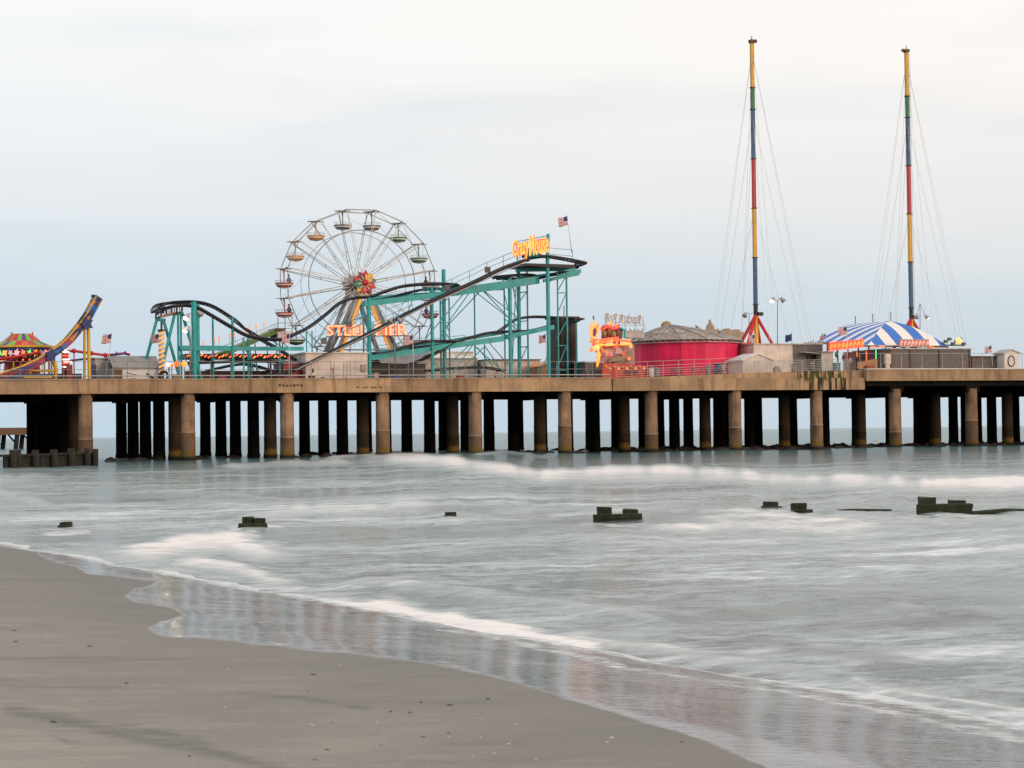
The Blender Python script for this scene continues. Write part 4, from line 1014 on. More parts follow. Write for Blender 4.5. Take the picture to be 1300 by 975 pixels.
# lit canopy row
o = thing('lit_canopy', (P(310,470,9).x, 9, 7.5), 'long dark canopy edged with orange lights behind the low track', 'canopy')
a = P(236,449,9); b_ = P(386,455,9); MB().box((a.x,9,b_.z), (b_.x,13,a.z)).build('roof', M_black, o)
for i in range(34):
    x = a.x+(b_.x-a.x)*(i+.5)/34; z = (a.z+b_.z)/2+.12*math.sin(i*1.9); MB().tube([(x-.12,8.9,z-.1),(x+.12,8.9,z+.1)], .08, 5).build('bulb', [M_glow_o, M_glow_y, M_glow_r][i % 3], o)
for i in range(6):
    x = a.x+(b_.x-a.x)*(i+.3)/6; MB().box((x-.1,9.1,7.5), (x+.1,9.3,b_.z)).build('post', coat(.08,.05,.12), o)
MB().box((a.x+.5,11.5,7.5), (b_.x-.3,11.9,8.75)).build('back_screen', coat(.16,.05,.06), o)
for px, c in ((218,M_glow_o),(225,M_glow_o),(234,M_glow_y),(214,M_glow_s)):
    p = P(px,462+(px % 3),3.6); g0 = thing('globe_lamp', (p.x,p.y,7.5), {218:'dim orange globe lamp right of the striped pillar',225:'larger orange globe lamp between the slanted coaster legs',234:'yellow globe lamp nearest the thick pale column',214:'small pale globe lamp beside the striped pillar'}[px], 'globe lamp'); MB().ball(p,.3 if px > 220 else .2,8).build('globe', c, g0, True); MB().tube([p-Vector((0,0,.2)),Vector((p.x,p.y,7.5))],.05,5).build('post', M_grey, g0)
solo(MB().box((P(220,480,.5).x,.5,7.5), (P(229,480,.5).x,1.1,8.1)), 'wooden_crate', M_ply, 'orange-brown wooden crate on the pier edge under the left turn', 'crate')
solo(MB().lathe((P(214.5,480,.4).x,.4,0), [(.1,7.5),(.1,8.35),(.02,8.37)], 10), 'white_canister', M_white, 'thin white canister left of the wooden crate', 'canister')
solo(MB().tube([(P(208,478,1).x+.4*math.cos(i/12*2*math.pi),1,7.95+.42*math.sin(i/12*2*math.pi)) for i in range(13)], .14, 7), 'tyre', M_black, 'black tyre standing on edge by the striped pillar', 'tyre')
solo(MB().tube([P(186,475,.3), P(192,478,.3), P(196,482,.3)], .13, 6).tube([P(160,473,.3), P(176,477,.3)], .04, 5).tube([P(166,482,.3), P(172,481.5,.3)], .12, 6), 'debris_heap', M_black, 'small heap of dark debris on the pier edge before the white booth', 'debris')

# ------------------------------------------------------------------ ferris wheel
TW = 16.0; C0 = P(454.5, 361, TW); k = K(454.5, TW); RW = 95*k
fw = thing('ferris_wheel', (C0.x, TW, 7.5), 'white and grey ferris wheel with sixteen hanging gondolas and a starry hub', 'ferris wheel')
def wp(r, a, t_): return Vector((C0.x+r*1.035*math.sin(a), t_, C0.z+r*math.cos(a)))
angs = [R(11.25+22.5*i) for i in range(16)]
hw = 1.55
for s_ in (-1, 1):
    t_ = TW+s_*hw; dm = M_grey if s_ < 0 else M_lgrey
    MB().tube([wp(RW, a, t_) for a in angs+angs[:1]], .05, 6).build('rim', dm, fw)
    MB().tube([wp(RW*.71, R(i*6), t_) for i in range(61)], .055 if s_ < 0 else .035, 5).build('inner_ring', M_grey if s_ < 0 else M_lgrey, fw)
    for a in angs:
        mb = MB(); q = .19
        for sg_ in (-1, 1):
            mb.tube([wp(1.0, a+sg_*.16, t_), wp(RW*.98, a+sg_*.004, t_)], .038, 5)
        mb.tube([wp(RW*.46, a-.045, t_), wp(RW*.46, a+.045, t_)], .04, 4).tube([wp(RW*.43, a-.05, t_), wp(RW*.47, a+.045, t_)], .03, 4)
        mb.build('spoke', M_lgrey if s_ > 0 else M_white, fw)
for i, a in enumerate(angs):
    mb = MB(); b2 = angs[(i+1) % 16]
    mb.tube([wp(RW*.985, a, TW-hw), wp(RW*.985, b2, TW+hw)], .018, 4); mb.tube([wp(RW, a, TW+hw), wp(RW*.71, b2, TW-hw)], .012, 4)
    mb.build('tie_rod', M_lgrey, fw)
M_tub = paint('tub_white', (.85,.80,.74), .4, dirtamt=.05)
gc = {'r': coat(.45,.03,.03), 'o': coat(.75,.3,.06), 'g': coat(.06,.22,.07), 'k': coat(.13,.13,.17)}
order = ['k','g','g','r','r','r','o','o','g','g','g','r','r','o','o','k']
order = ['k','g','g','r','r','r','o','o','k','k','g','r','r','o','o','k']
persons = []
for i, a in enumerate(angs):
    j = wp(RW, a, TW); g_ = MB().tube([j+Vector((0,-hw,0)), j+Vector((0,hw,0))], .07, 6).build('gondola', M_grey, fw)
    MB().lathe(j+Vector((0,0,-.04)), [(.95,0),(.9,.05),(.08,.14)], 14, sy=.75).build('canopy', M_white, g_)
    tub = j+Vector((0,0,-19.5*k))
    MB().tube([j, tub+Vector((0,0,.1))], .055, 6).tube([j+Vector((-.15,0,0)), tub+Vector((0,0,.9))], .03, 5).build('stem', gc[order[i]], g_)
    MB().lathe(tub, [(.12,-.46),(.55,-.36),(.88,-.12),(.93,-.03)], 14, sy=.85).build('tub', M_tub, g_, True)
    MB().lathe(tub, [(.93,-.03),(.98,.02),(.98,.12),(.9,.13)], 14, sy=.85).build('tub_rim', gc[order[i]], g_)
    MB().lathe(tub, [(.66,-.335),(.82,-.2),(.83,-.17),(.80,-.16)], 14, sy=.86).build('tub_stripe', gc[order[i]], g_)
    mb = MB().tube([tub+Vector((.95*math.cos(R(q*30)), .8*math.sin(R(q*30)), .38)) for q in range(13)], .018, 4)
    for q in range(12): mb.tube([tub+Vector((.93*math.cos(R(q*30)), .78*math.sin(R(q*30)), .15)), tub+Vector((.95*math.cos(R(q*30)), .8*math.sin(R(q*30)), .38))], .014, 4)
    mb.build('hand_rail', M_lgrey, g_)
    if i in (3, 11, 12, 4): persons.append((tub, i))
def rider(p, mirror, shirt, label):
    s_ = -1 if mirror else 1
    o = thing('person', p, label, 'person', None)
    b_ = p
    vs = [b_+Vector((0,0,.0)), b_+Vector((0,0,.28)), b_+Vector((0,0,.5)), b_+Vector((0,0,.62)), b_+Vector((0,0,.80)),
          b_+Vector((.17,0,.48)), b_+Vector((.22,-.06,.25)), b_+Vector((.12,-.28,.15)), b_+Vector((-.17,0,.48)), b_+Vector((-.22,-.06,.25)), b_+Vector((-.12,-.28,.15)),
          b_+Vector((.1,-.35,.02)), b_+Vector((-.1,-.35,.02)), b_+Vector((.1,-.4,-.3)), b_+Vector((-.1,-.4,-.3))]
    es = [(0,1),(1,2),(2,3),(3,4),(2,5),(5,6),(6,7),(2,8),(8,9),(9,10),(0,11),(11,13),(0,12),(12,14)]
    rr = [.14,.13,.13,.06,.10,.07,.05,.035,.07,.05,.035,.08,.08,.05,.05]
    me = bpy.data.meshes.new('body'); me.from_pydata([tuple(v-ORG[o.name]) for v in vs], es, []); me.materials.append(shirt)
    ob = bpy.data.objects.new('body', me); COL.objects.link(ob); ob.parent = o
    sk = ob.modifiers.new('skin', 'SKIN')
    me.attributes
    if not me.skin_vertices:
        me.attributes.new('skin', 'FLOAT', 'POINT') if False else None
    try:
        lay = me.skin_vertices[0].data
        for i_, r_ in enumerate(rr): lay[i_].radius = (r_, r_)
        lay[0].use_root = True
    except Exception: pass
    ob.modifiers.new('sub', 'SUBSURF').levels = 1
    h = MB().ball(b_+Vector((0,0,.8)), .125, 8, sz=1.2); h.build('head', coat(.35,.2,.13), o, True)
    MB().ball(b_+Vector((0,.03,.86)), .128, 8, sz=1.0).build('hair', M_black, o, True)
rl = ['rider in dark clothes in the red gondola at the right of the wheel', 'rider in dark clothes in the lower right red gondola', 'rider in dark clothes in the lower of the two left red gondolas', 'rider in dark clothes in the upper of the two left red gondolas']
for (tub, i), l in zip(persons, rl): rider(tub+Vector((.5 if i > 8 else -.45, 0, .05)), False, M_black if i % 2 else M_blue, l)
MB().tube([(C0.x,TW-hw-.6,C0.z),(C0.x,TW+hw+.6,C0.z)], .35, 12).build('axle', M_grey, fw, True)
def petals(t_, r, cs, name, n=10, rot=0, thick=.1):
    for i in range(n):
        a = 2*math.pi*i/n+rot
        pts_ = [(0,.1),(r*.55,.22),(r,0),(r*.55,-.22),(0,-.1)]
        pp_ = [(C0.x+u*math.sin(a)+v*1.9*math.cos(a), t_-.02*(i % 2), C0.z+u*math.cos(a)-v*1.9*math.sin(a)) for u, v in pts_]
        MB().prism(pp_, thick).build(name, cs[i % len(cs)], fw)
petals(TW-hw-1.0, 16*k, [M_red, M_yellow, M_green, M_red, M_dred], 'hub_petal', 10, .1)
petals(TW-hw-.85, 13*k, [M_red, M_dred], 'hub_petal', 10, .4)
for i in range(10):
    a = 2*math.pi*i/10+.1; MB().tube([(C0.x+.35*math.sin(a),TW-hw-1.07,C0.z+.35*math.cos(a)),(C0.x+.85*math.sin(a),TW-hw-1.07,C0.z+.85*math.cos(a))], .06, 5).build('hub_stripe', M_cream, fw)
MB().tube([(C0.x,TW-hw-1.2,C0.z),(C0.x,TW-hw-.85,C0.z)], .3, 12).build('hub_cap', M_red, fw, True)
petals(TW+hw+.3, 16*k, [M_lgrey, M_grey], 'rear_hub_petal', 12, .2)
for s_, t_, m2, dx in ((-1,TW-hw-.55,M_orange,0),(1,TW+hw+.6,M_grey,0)):
    for e_ in (-1, 1):
        f = Vector((C0.x+e_*4.3, t_+s_*.5, 7.5)); a = Vector((C0.x+e_*.1, t_, C0.z))
        MB().tube([a, f], .25 if s_ > 0 else .2, 8).build('support_leg', M_grey if s_ > 0 else M_lgrey, fw, True)
        if s_ < 0:
            q = Vector((-.32*e_, -.25, 0)); d = f-a
            MB().tube([a+d*.12+q, a+d*.95+q], .17, 5).build('light_panel', glow('amber_panel',(1,.38,.05),.45), fw)
            f2 = Vector((C0.x+e_*5.4, t_+.3, 7.5)); MB().tube([a, f2], .22, 8).build('support_leg', M_grey, fw, True)
MB().tube([(C0.x-2.6,TW-hw-.55,11.0),(C0.x+2.6,TW-hw-.55,11.0)], .08, 5).build('cross_tie', M_grey, fw)
sg = thing('lit_name_sign', P(466,428,12.2), 'red and amber STEEL PIER letters lit across the foot of the wheel', 'sign')
RN = glow('red_neon',(.9,.09,.05),.8); AN_ = glow('amber_neon',(1,.42,.2),1.0)
twosign('STEEL', (415,426.5), (466.5,425.9), 13.8*K(466,12.2), 12.2, sg, red=RN, yel=AN_)
twosign('PIER', (477.5,425.8), (517.5,425.2), 13.8*K(466,12.2), 12.2, sg, red=RN, yel=AN_)
MB().tube([P(414,427.5,12.5), P(519,426,12.5)], .06, 5).tube([P(414,413,12.5), P(519,412,12.5)], .04, 5).build('frame', M_grey, sg)
for px in (420, 513): MB().tube([P(px,413,12.6), Vector((P(px,470,12.6).x,12.6,7.5))], .06, 6).build('post', M_grey, sg)

# ------------------------------------------------------------------ flame front ride
t = 3.0
o = thing('flame_ride_front', (P(775,470,t).x, t, deckz(P(775,470,t).x)), 'flame-lit ride front with painted marquee left of the crimson pavilion', 'ride front')
MB().prism([P(765,430,t), P(790,430,t), P(791,416,t), P(782,415,t), P(778,417,t), P(771,414,t), P(765,419,t)], .3).build('marquee', coat(.12,.06,.03), o)
MB().tube([P(763,418,t-.1), P(771,414,t-.1), P(778,417,t-.1), P(785,415,t-.1)], .22, 6).build('marquee_crest', glow('crest_red',(1,.08,.06),.5), o)
for x, y, c in ((767,424,coat(.35,.2,.08)),(773,422,coat(.3,.12,.05)),(779,425,coat(.4,.25,.12)),(785,423,coat(.25,.1,.05))): MB().ball(P(x,y,t-.15), .3, 8, sz=1.3).build('painted_figure', c, o)
MB().tube([P(786,416,t-.15), P(793,419,t-.15), P(793,429,t-.15)], .13, 5).build('teal_edge', coat(.02,.4,.42), o)
for (xs_, c) in (([(749,433),(757,436),(770,434),(786,432),(800,433)],M_glow_o),([(756,438),(770,438),(785,437),(800,436.5)],M_glow_y),([(750,431),(762,432),(785,429)],M_glow_r)):
    MB().tube([P(x,y,t-.25) for x,y in xs_], .14, 6).build('neon_tube', c, o, True)
def outline(ps, mat, name, th=.2, tt=t-.3, par=None): return MB().prism([P(x,y,tt) for x,y in ps][::-1], th).build(name, mat, par or o)
outline([(749,417),(751,410),(753,415),(755,404),(756,413),(760,410),(759,418),(763,415),(760,424),(757,430),(752,431),(750,425)], glow('flame_orange',(1,.35,.08),.9), 'flame_figure')
outline([(753,419),(756,415),(758,420),(756,427),(753,427)], coat(.3,.04,.2), 'figure_face', tt=t-.36)
outline([(753,404),(754,400),(755,406)], coat(.02,.3,.25), 'figure_horn', tt=t-.36)
MB().lathe(P(757,442,t-.3), [(.32,-.25),(.36,0),(.32,.25)], 10).build('lamp_globe', glow('lamp_amber',(1,.5,.15),1.0), o, True)
MB().tube([P(758,443,t-.3), P(760,450,t-.3), P(759,458,t-.3), P(758,466,t-.3)], .16, 6, rs=[.12,.22,.2,.1]).build('light_pillar', M_glow_y, o, True)
MB().tube([P(762,440,t-.3), P(766,445,t-.3), P(771,448,t-.3)], .07, 6).build('neon_tube', M_glow_o, o)
MB().box((P(762,470,t+.5).x,t+.5,7.46), (P(806,470,t+.5).x,t+1,P(780,438,t).z)).build('back_wall', coat(.45,.22,.22), o)
MB().prism([P(772,459,t), P(801,459,t), P(801,446,t), P(795,447.5,t), (P(786,451,t)), P(776,455,t)], .6).build('ramp_panel', coat(.32,.2,.12), o)
MB().prism([P(764,483,t-1.5), P(823,480,t-1.5), P(823,465,t-1.5), P(800,462,t-1.5), P(765,461,t-1.5)], .3).build('front_panel', coat(.62,.05,.02), o)
for i in range(10): MB().ball(P(769+i*5.4,466+(i % 2)*2,t-1.55), .16, 6).build('painted_flame', glow('panel_amber',(1,.4,.12),.4) if i % 2 else coat(.8,.35,.1), o)
random.seed(12)
for i in range(26):
    px = random.uniform(749, 803); py = random.choice([random.uniform(432,442), random.uniform(432,442), random.uniform(411,418), random.uniform(443,456)]); w_ = random.uniform(1.2, 2.6); h_ = random.uniform(3, 7)
    if px > 795 and py < 425: continue
    col = [glow('flame_orange',(1,.35,.08),.9), glow('crest_red',(1,.08,.06),.5), coat(.75,.03,.03), glow('flame_deep',(1,.2,.04),.8)][i % 4]
    outline([(px-w_,py),(px-w_*.5,py-h_*.55),(px,py-h_*.4),(px+w_*.4,py-h_),(px+w_,py-h_*.3),(px+w_*.8,py+1),(px,py+1.6)], col, 'flame_tongue', .12, t-.33-.004*i)
for x0_, x1_, y0_, y1_ in ((768,778,444,452),(781,790,443,449)): outline([(x0_,y1_),(x0_+1,y0_),((x0_+x1_)/2,y0_-2),(x1_-1,y0_),(x1_,y1_)], coat(.62,.5,.5), 'painted_arch', .1, t+.42)
mb = MB()
for i in range(9):
    px = 794+i*2.6; mb.prism([P(px,430,t+2.5), P(px+3,430,t+2.5), P(px+2.6,421-(i % 3),t+2.5), P(px+.8,417+(i % 2)*2.5,t+2.5), P(px+.3,423,t+2.5)], .15)
mb.tube([P(793,428,t+2.4), P(819,429,t+2.4)], .08, 5); mb.build('jagged_scenery', M_lgrey, o)
# reversed script sign
o = thing('reversed_script_sign', P(791,418,6), 'pale open-frame script sign seen from behind above the ride front', 'sign')
text_mb('Rock & Roll', P(768,408,6), P(814,411,6), 11*K(791,6), 6, .05, shear=-.25, mirror=True, bold=.012).tube([P(768,409,6), P(814,411,6)], .03, 5).build('letters', coat(.6,.42,.36), o)
mb = MB().tube([P(767,399,6.2), P(816,404,6.2)], .03, 5).tube([P(767,413,6.2), P(816,413,6.2)], .03, 5)
for px in (768, 781, 793, 806, 816): mb.tube([P(px,402,6.2), P(px+1.5,430,6.2)], .035, 5)
mb.tube([P(816,404,6.2), P(820,420,6.2)], .03, 5)
for i in range(7): mb.tube([P(768+i*7,408,6.15), P(771+i*7,412,6.15)], .02, 4)
mb.build('frame', M_lgrey, o)

# ------------------------------------------------------------------ crimson pavilion
t = 11.; cx = P(871,450,t).x; k = K(871,t); r1 = 70*k; zb = deckz(cx); ze = P(871,432,t-r1*.9).z
o = thing('crimson_pavilion', (cx, t, zb), 'round pavilion closed with crimson canvas walls under a grey lattice roof', 'pavilion')
n = 14
mb = MB(); a0 = R(8)
nn = 112; prof = []
for i in range(nn):
    a = 2*math.pi*i/nn+a0; seg = 2*math.pi/n; loc = (a-a0) % seg-seg/2
    rr = r1*.965*math.cos(seg/2)/math.cos(loc)+.015*math.sin(i*2.1)+.02*math.sin(i*.7); prof.append((rr, a))
for z in (zb, ze-.02):
    for rr, a in prof: mb.v.append(Vector((cx+rr*math.cos(a), t+rr*math.sin(a), z)))
for i in range(nn): mb.f.append([i, (i+1) % nn, nn+(i+1) % nn, nn+i]); mb.mi.append(0)
mb.build('canvas_wall', M_pink, o)
ax, ay = P(850,413,t-1).x, t-1; az = P(850,413,t-1).z
def rv(i, u):
    a = 2*math.pi*i/n+a0; e_ = Vector((cx+r1*1.03*math.cos(a), t+r1*1.03*math.sin(a), ze+.15)); top = Vector((ax, ay, az)); p = top.lerp(e_, u); p.z += .15*math.sin(u*math.pi)*1.2; return p
mb = MB()
for i in range(n):
    for u0, u1 in ((0.02,.35),(.35,.7),(.7,1)):
        mb.add([rv(i,u0), rv(i+1,u0), rv(i+1,u1), rv(i,u1)], [(0,3,2,1)])
mb.build('roof_skin', paint('roof_fabric', (.52,.42,.35), .7, scale=2.5, var=.45, dirt=(.42,.24,.18), dirtamt=.7), o)
up_ = Vector((0,0,.08))
for i in range(n):
    mb = MB().tube([rv(i,u)+up_ for u in (0.02,.35,.7,1)], .07, 5)
    for u in (.35,.7): mb.tube([rv(i,u)+up_, rv(i+1,u)+up_], .04, 4)
    mb.tube([rv(i,.35)+up_, rv(i+1,.7)+up_], .03, 4).tube([rv(i,.7)+up_, rv(i+1,1)+up_], .03, 4).tube([rv(i+1,.7)+up_, rv(i,1)+up_], .03, 4)
    mb.build('roof_truss', M_lgrey, o)
mb = MB()
for i in range(n):
    a, b_ = rv(i,1), rv(i+1,1); mb.tube([a, b_], .09, 5); mb.tube([a-Vector((0,0,.32)), b_-Vector((0,0,.32))], .05, 5)
    for j in range(4): p = a.lerp(b_, j/4); p2 = a.lerp(b_, (j+1)/4); mb.tube([p, p2-Vector((0,0,.32))], .03, 4)
mb.build('eave_band', M_lgrey, o)
MB().ball(P(846,415,t+1), .65, 10).build('roof_emblem', coat(.35,.22,.05), o)

# castle cutout
t = 18.5
o = thing('castle_cutout', (P(915,440,t).x, t, 8), 'pale castle-shaped scenery cutout behind the crimson pavilion roof', 'scenery')
MB().prism([P(x,y,t) for x,y in ((884,440),(889,423),(884,413),(893,419),(897,420),(899,412),(901,411),(902,405.5),(904,411),(906,413),(908,419),(913,417),(912,425),(915,440))][::-1], .4).build('tower_panel', coat(.42,.32,.22), o)
MB().prism([P(x,y,t-.5) for x,y in ((915,440),(916,420),(921,418),(922,417),(927,417),(927,419),(933,419),(934,418),(939,418),(940,421),(944,421),(945,440))][::-1], .9).build('battlement_panel', coat(.38,.29,.21), o)
# odd furniture on the deck before the pavilion
def table(px, label):
    x = P(px, 475, 1.2).x; z = deckz(x)
    o = thing('picnic_table', (x,1.2,z), label, 'picnic table', 'picnic tables by the railing')
    MB().box((x-.75,.85,z+.7), (x+.75,1.55,z+.76)).build('tabletop', M_mesh, o)
    for s_ in (-1, 1):
        MB().box((x-.75,1.2+s_*.65-.12,z+.42), (x+.75,1.2+s_*.65+.12,z+.46)).build('bench', M_mesh, o)
        MB().tube([(x+s_*.5,.6,z),(x+s_*.5,1.2,z+.7),(x+s_*.5,1.8,z)], .04, 4).build('leg', M_black, o)
for px, l in ((803,'blue-grey picnic table nearest the flame-painted panel'),(860,'picnic table in front of the left half of the crimson canvas'),(885,'picnic table in front of the middle of the crimson canvas'),(917,'picnic table before the right end of the crimson canvas')): table(px, l)
def drum(px, mat, label, hh=1.0, name='trash_can'):
    x = P(px, 475, 1.0).x; z = deckz(x)
    o = thing(name, (x,1.0,z), label, 'trash can', 'bins on the deck'); MB().lathe((x,1.0,z), [(.24,0),(.27,hh*.1),(.27,hh*.85)], 12).build('can', mat, o, True); MB().lathe((x,1.0,z+hh*.85), [(.3,0),(.3,.07),(.1,.14)], 12).build('lid', M_grey, o, True)
drum(827, M_white, 'white bin right of the flame-painted panel', 1.15); drum(834, M_grey, 'grey bin immediately right of the white bin'); drum(899, M_grey, 'dark grey bin before the crimson canvas'); drum(918, M_lgrey, 'pale grey bin near the right end of the canvas', 1.2); drum(910, M_blue, 'slim bluish bin between two picnic tables', 1.2)
drum(1031, M_brown, 'brown bin under the open hatch'); drum(1008, M_grey, 'grey bin by the corner of the taupe building', .9)

# ------------------------------------------------------------------ sling masts
def mast(xt, yt, xb, yb, t, side, label, anchors, yleg):
    a = P(xb, yb, t); b_ = P(xt, yt, t); k = K(xb, t); zb = deckz(a.x)
    o = thing('sling_mast', (a.x, t, zb), label, 'ride mast', 'twin guyed masts of the slingshot ride')
    fr = [0, .04, .21, .36+.02, .585, .79, .90, 1.0]
    fr = [0, .02, .21, .40, .60, .80, .90, .995]
    # sections measured from the base: black, blue, yellow, red, blue, green, yellow
    ys = [1.0, .94, .745, .555, .36, .25, .175, .0] if False else None
    sec = [(0.0,.045,M_black),(.045,.235,M_mast_blue),(.235,.425,M_yellow),(.425,.615,M_red),(.615,.80,M_mast_blue),(.80,.895,M_green),(.895,1.0,M_yellow)]
    sec = [(0.0,.045,M_black),(.045,.215,M_mast_blue),(.215,.395,M_yellow),(.395,.575,M_red),(.575,.725+.03,M_mast_blue),(.755,.835,M_green),(.835,1.0,M_yellow)]
    d = b_-a
    for u0, u1, mt in sec:
        mb = MB(); p0, p1 = a+d*u0, a+d*u1; w_ = .15
        mb.box((-.001,-.001,-.001),(.001,.001,.001)); mb.v = []; mb.f = []; mb.mi = []
        off_ = [Vector((-w_,-w_,0)), Vector((w_,-w_,0)), Vector((w_,w_,0)), Vector((-w_,w_,0))]
        for i in range(4):
            mb.tube([p0+off_[i], p1+off_[i]], .045, 5)
        n_ = max(1, int((p1-p0).length/.6))
        for j in range(n_):
            q0 = p0.lerp(p1, j/n_); q1 = p0.lerp(p1, (j+1)/n_)
            for i in range(4):
                A_, B_ = off_[i], off_[(i+1) % 4]
                if j % 2: A_, B_ = B_, A_
                mb.tube([q0+A_, q1+B_], .018, 4)
                mb.tube([q0+A_, q0+B_], .018, 4)
        mb.tube([p0, p1], .155, 8)
        mb.build('mast_section', mt, o)
        MB().box(p1-Vector((.26,.26,.05)), p1+Vector((.26,.26,.05))).build('joint_plate', M_black, o)
    mb = MB(); l_ = .33
    n_ = 60
    mb.tube([a+Vector((l_,0,.3)), b_+Vector((l_,0,-.2))], .018, 4).tube([a+Vector((l_+.14,0,.3)), b_+Vector((l_+.14,0,-.2))], .018, 4)
    for j in range(n_): q0 = a.lerp(b_, (j+.5)/n_); mb.tube([q0+Vector((l_,0,0)), q0+Vector((l_+.14,0,0))], .016, 4)
    if side < 0: mb.build('ladder', M_lgrey, o)
    MB().box(b_+Vector((-.3,-.3,0)), b_+Vector((.45*side if side > 0 else .3,.3,.3))).tube([b_+Vector((.35*side,0,.1)), b_+Vector((.55*side,0,.25))], .2, 6).tube([b_, b_+Vector((0,0,.75))], .05, 5).build('mast_head', M_brown, o)
    for dx, dy in ((-2.6,-1.6),(2.6,-1.6),(2.2,2.6),(-2.2,2.6)):
        f = Vector((a.x+dx*yleg, t+dy*yleg, zb)); MB().tube([a+Vector((0,0,.15)), f], .19, 8).build('tripod_leg', M_red, o, True)
    MB().tube([a, Vector((a.x,t,zb))], .26, 8).build('centre_post', M_yellow, o, True)
    MB().box(a+Vector((.2,-.3,.1)), a+Vector((.8,.3,.5))).build('winch', M_black, o)
    for (u, ax_, at_) in anchors:
        p = a+d*u; e_ = Vector((a.x+ax_, t+at_, zb))
        MB().tube([p, e_], .02, 4).build('guy_wire', M_white, o)
    return o
AN = [(.97,-4.2,4),(.97,5.2,-4.5),(.97,-.5,-6),(.97,1,6),(.74,-3.3,4),(.74,4.2,-4.5),(.74,-1.3,-6),(.74,.5,5),(.39,-2.6,3.5),(.39,3.4,-3.5),(.97,5.9,-2.5),(.97,-5.0,1.5)]
mast(954.5, 54, 959.5, 402, 12, 1, 'left tall multicolour lattice mast standing on long red legs', AN, 1.2)
mast(1150.5, 66, 1157, 406, 14, -1, 'right tall multicolour lattice mast rising behind the striped tent', AN, 1.2)
o0 = P(944,450,10); solo(MB().box((P(943,470,10).x,10,8.1), (P(956,470,10).x,11.5,P(950,437,10).z)).box((P(943,470,10).x-.1,9.9,P(950,437,10).z), (P(957,470,10).x,11.6,P(950,435,10).z)), 'orange_booth', coat(.7,.12,.03), 'orange-red booth between the crimson pavilion and the red mast legs', 'booth')

# ------------------------------------------------------------------ striped tent
m_, nt, b = newmat('striped_canvas')
uv = nt.nodes.new('ShaderNodeUVMap'); sp_ = nt.nodes.new('ShaderNodeSeparateXYZ'); nt.links.new(uv.outputs[0], sp_.inputs[0])
c = mixc(nt, math_(nt, 'GREATER_THAN', math_(nt, 'FRACT', sp_.outputs['X']), .5), (.84, .79, .75), (.015, .15, .58))
c = mixc(nt, math_(nt, 'MULTIPLY', noisen(nt, 1.5, 5), .12), c, (.35, .32, .3))
nt.links.new(c, b.inputs['Base Color']); b.inputs['Roughness'].default_value = .6
tn = thing('striped_tent', P(1120,465,8), 'big blue and white striped tent on the seaward half of the pier', 'tent')
Ac, Bc, Cc = P(1103,438,3.5), P(1038,434,16), P(1203,439,9)
P1, P2 = P(1131,407.5,10.5), P(1086,411,19)
Dc = Cc+(Bc-Ac)
def facet(e0, e1, t0, t1, ns, name, u0=0.0):
    mb = MB(); uvs = []; nu, nv = 24, 14; ed = (e1-e0); el = ed.length; ed = ed/el
    for i in range(nu+1):
        for j in range(nv+1):
            u, v = i/nu, j/nv; p = e0.lerp(e1, u).lerp(t0.lerp(t1, u), v); 
            p.z += .45*math.sin(v*math.pi)*(1-.0*u); 
            mb.v.append(p); uvs.append((u0+((p-e0).dot(ed))/el*ns, v))
    for i in range(nu):
        for j in range(nv): mb.f.append([i*(nv+1)+j, (i+1)*(nv+1)+j, (i+1)*(nv+1)+j+1, i*(nv+1)+j+1]); mb.mi.append(0)
    mb.uv = uvs; mb.build(name, m_, tn, True)
facet(Ac, Bc, P1, P2, 5.5, 'roof_facet', .25); facet(Ac, Cc, P1, P1, 3.6, 'roof_facet', .25)
facet(Cc, Dc, P1, P2, 5.5, 'roof_facet'); facet(Bc, Dc, P2, P2, 3.6, 'roof_facet')
for a, b_ in ((Ac,Bc),(Ac,Cc),(Cc,Dc),(Bc,Dc)):
    MB().tube([a-Vector((0,0,.12)), b_-Vector((0,0,.12))], .12, 4).build('eave_trim', M_brown, tn)
for p, dz in ((P1,1.0),(P2,.9),((P1+P2)/2+Vector((0,0,.1)),.9),(P(1044,434,15)+Vector((0,0,0)),1.0)):
    MB().tube([p-Vector((0,0,.2)), p+Vector((0,0,dz))], .06, 6).build('mast_tip', M_grey, tn)
for f_ in (0,.2,.4,.6,.8,1):
    for a, b_ in ((Ac,Bc),(Ac,Cc)):
        p = a.lerp(b_, f_); MB().tube([p-Vector((0,0,.1)), Vector((p.x,p.y,8.3))], .09, 6).build('pole', [M_brown, M_red][int(f_*10) % 4 == 0], tn)
MB().box((P(1072,470,9).x,9,8.3), (P(1130,470,9).x,9.3,P(1090,447,9).z)).build('inner_screen', M_cream, tn)
for i in range(8):
    p = P(1062+i*9,450+(i % 3)*4,7); MB().ball(p, .22, 6, sz=1.6).build('hanging_prize', [M_green, M_dred, M_white, M_glow_o][i % 4], tn)
MB().tube([P(1112,444,3), P(1112,462,3)], .06, 5).build('neon_tube', glow('green_neon',(.1,1,.3),1.0), tn); MB().tube([P(1100,446,3.2), P(1100,465,3.2)], .07, 5).build('neon_tube', M_glow_r, tn)
for i, (px, py) in enumerate(((1116,439),(1106,440),(1140,438),(1178,440))): MB().tube([P(px,py,3.2), P(px+8,py+1,3.2)], .07, 5).build('eave_lamp', M_glow_o, tn)
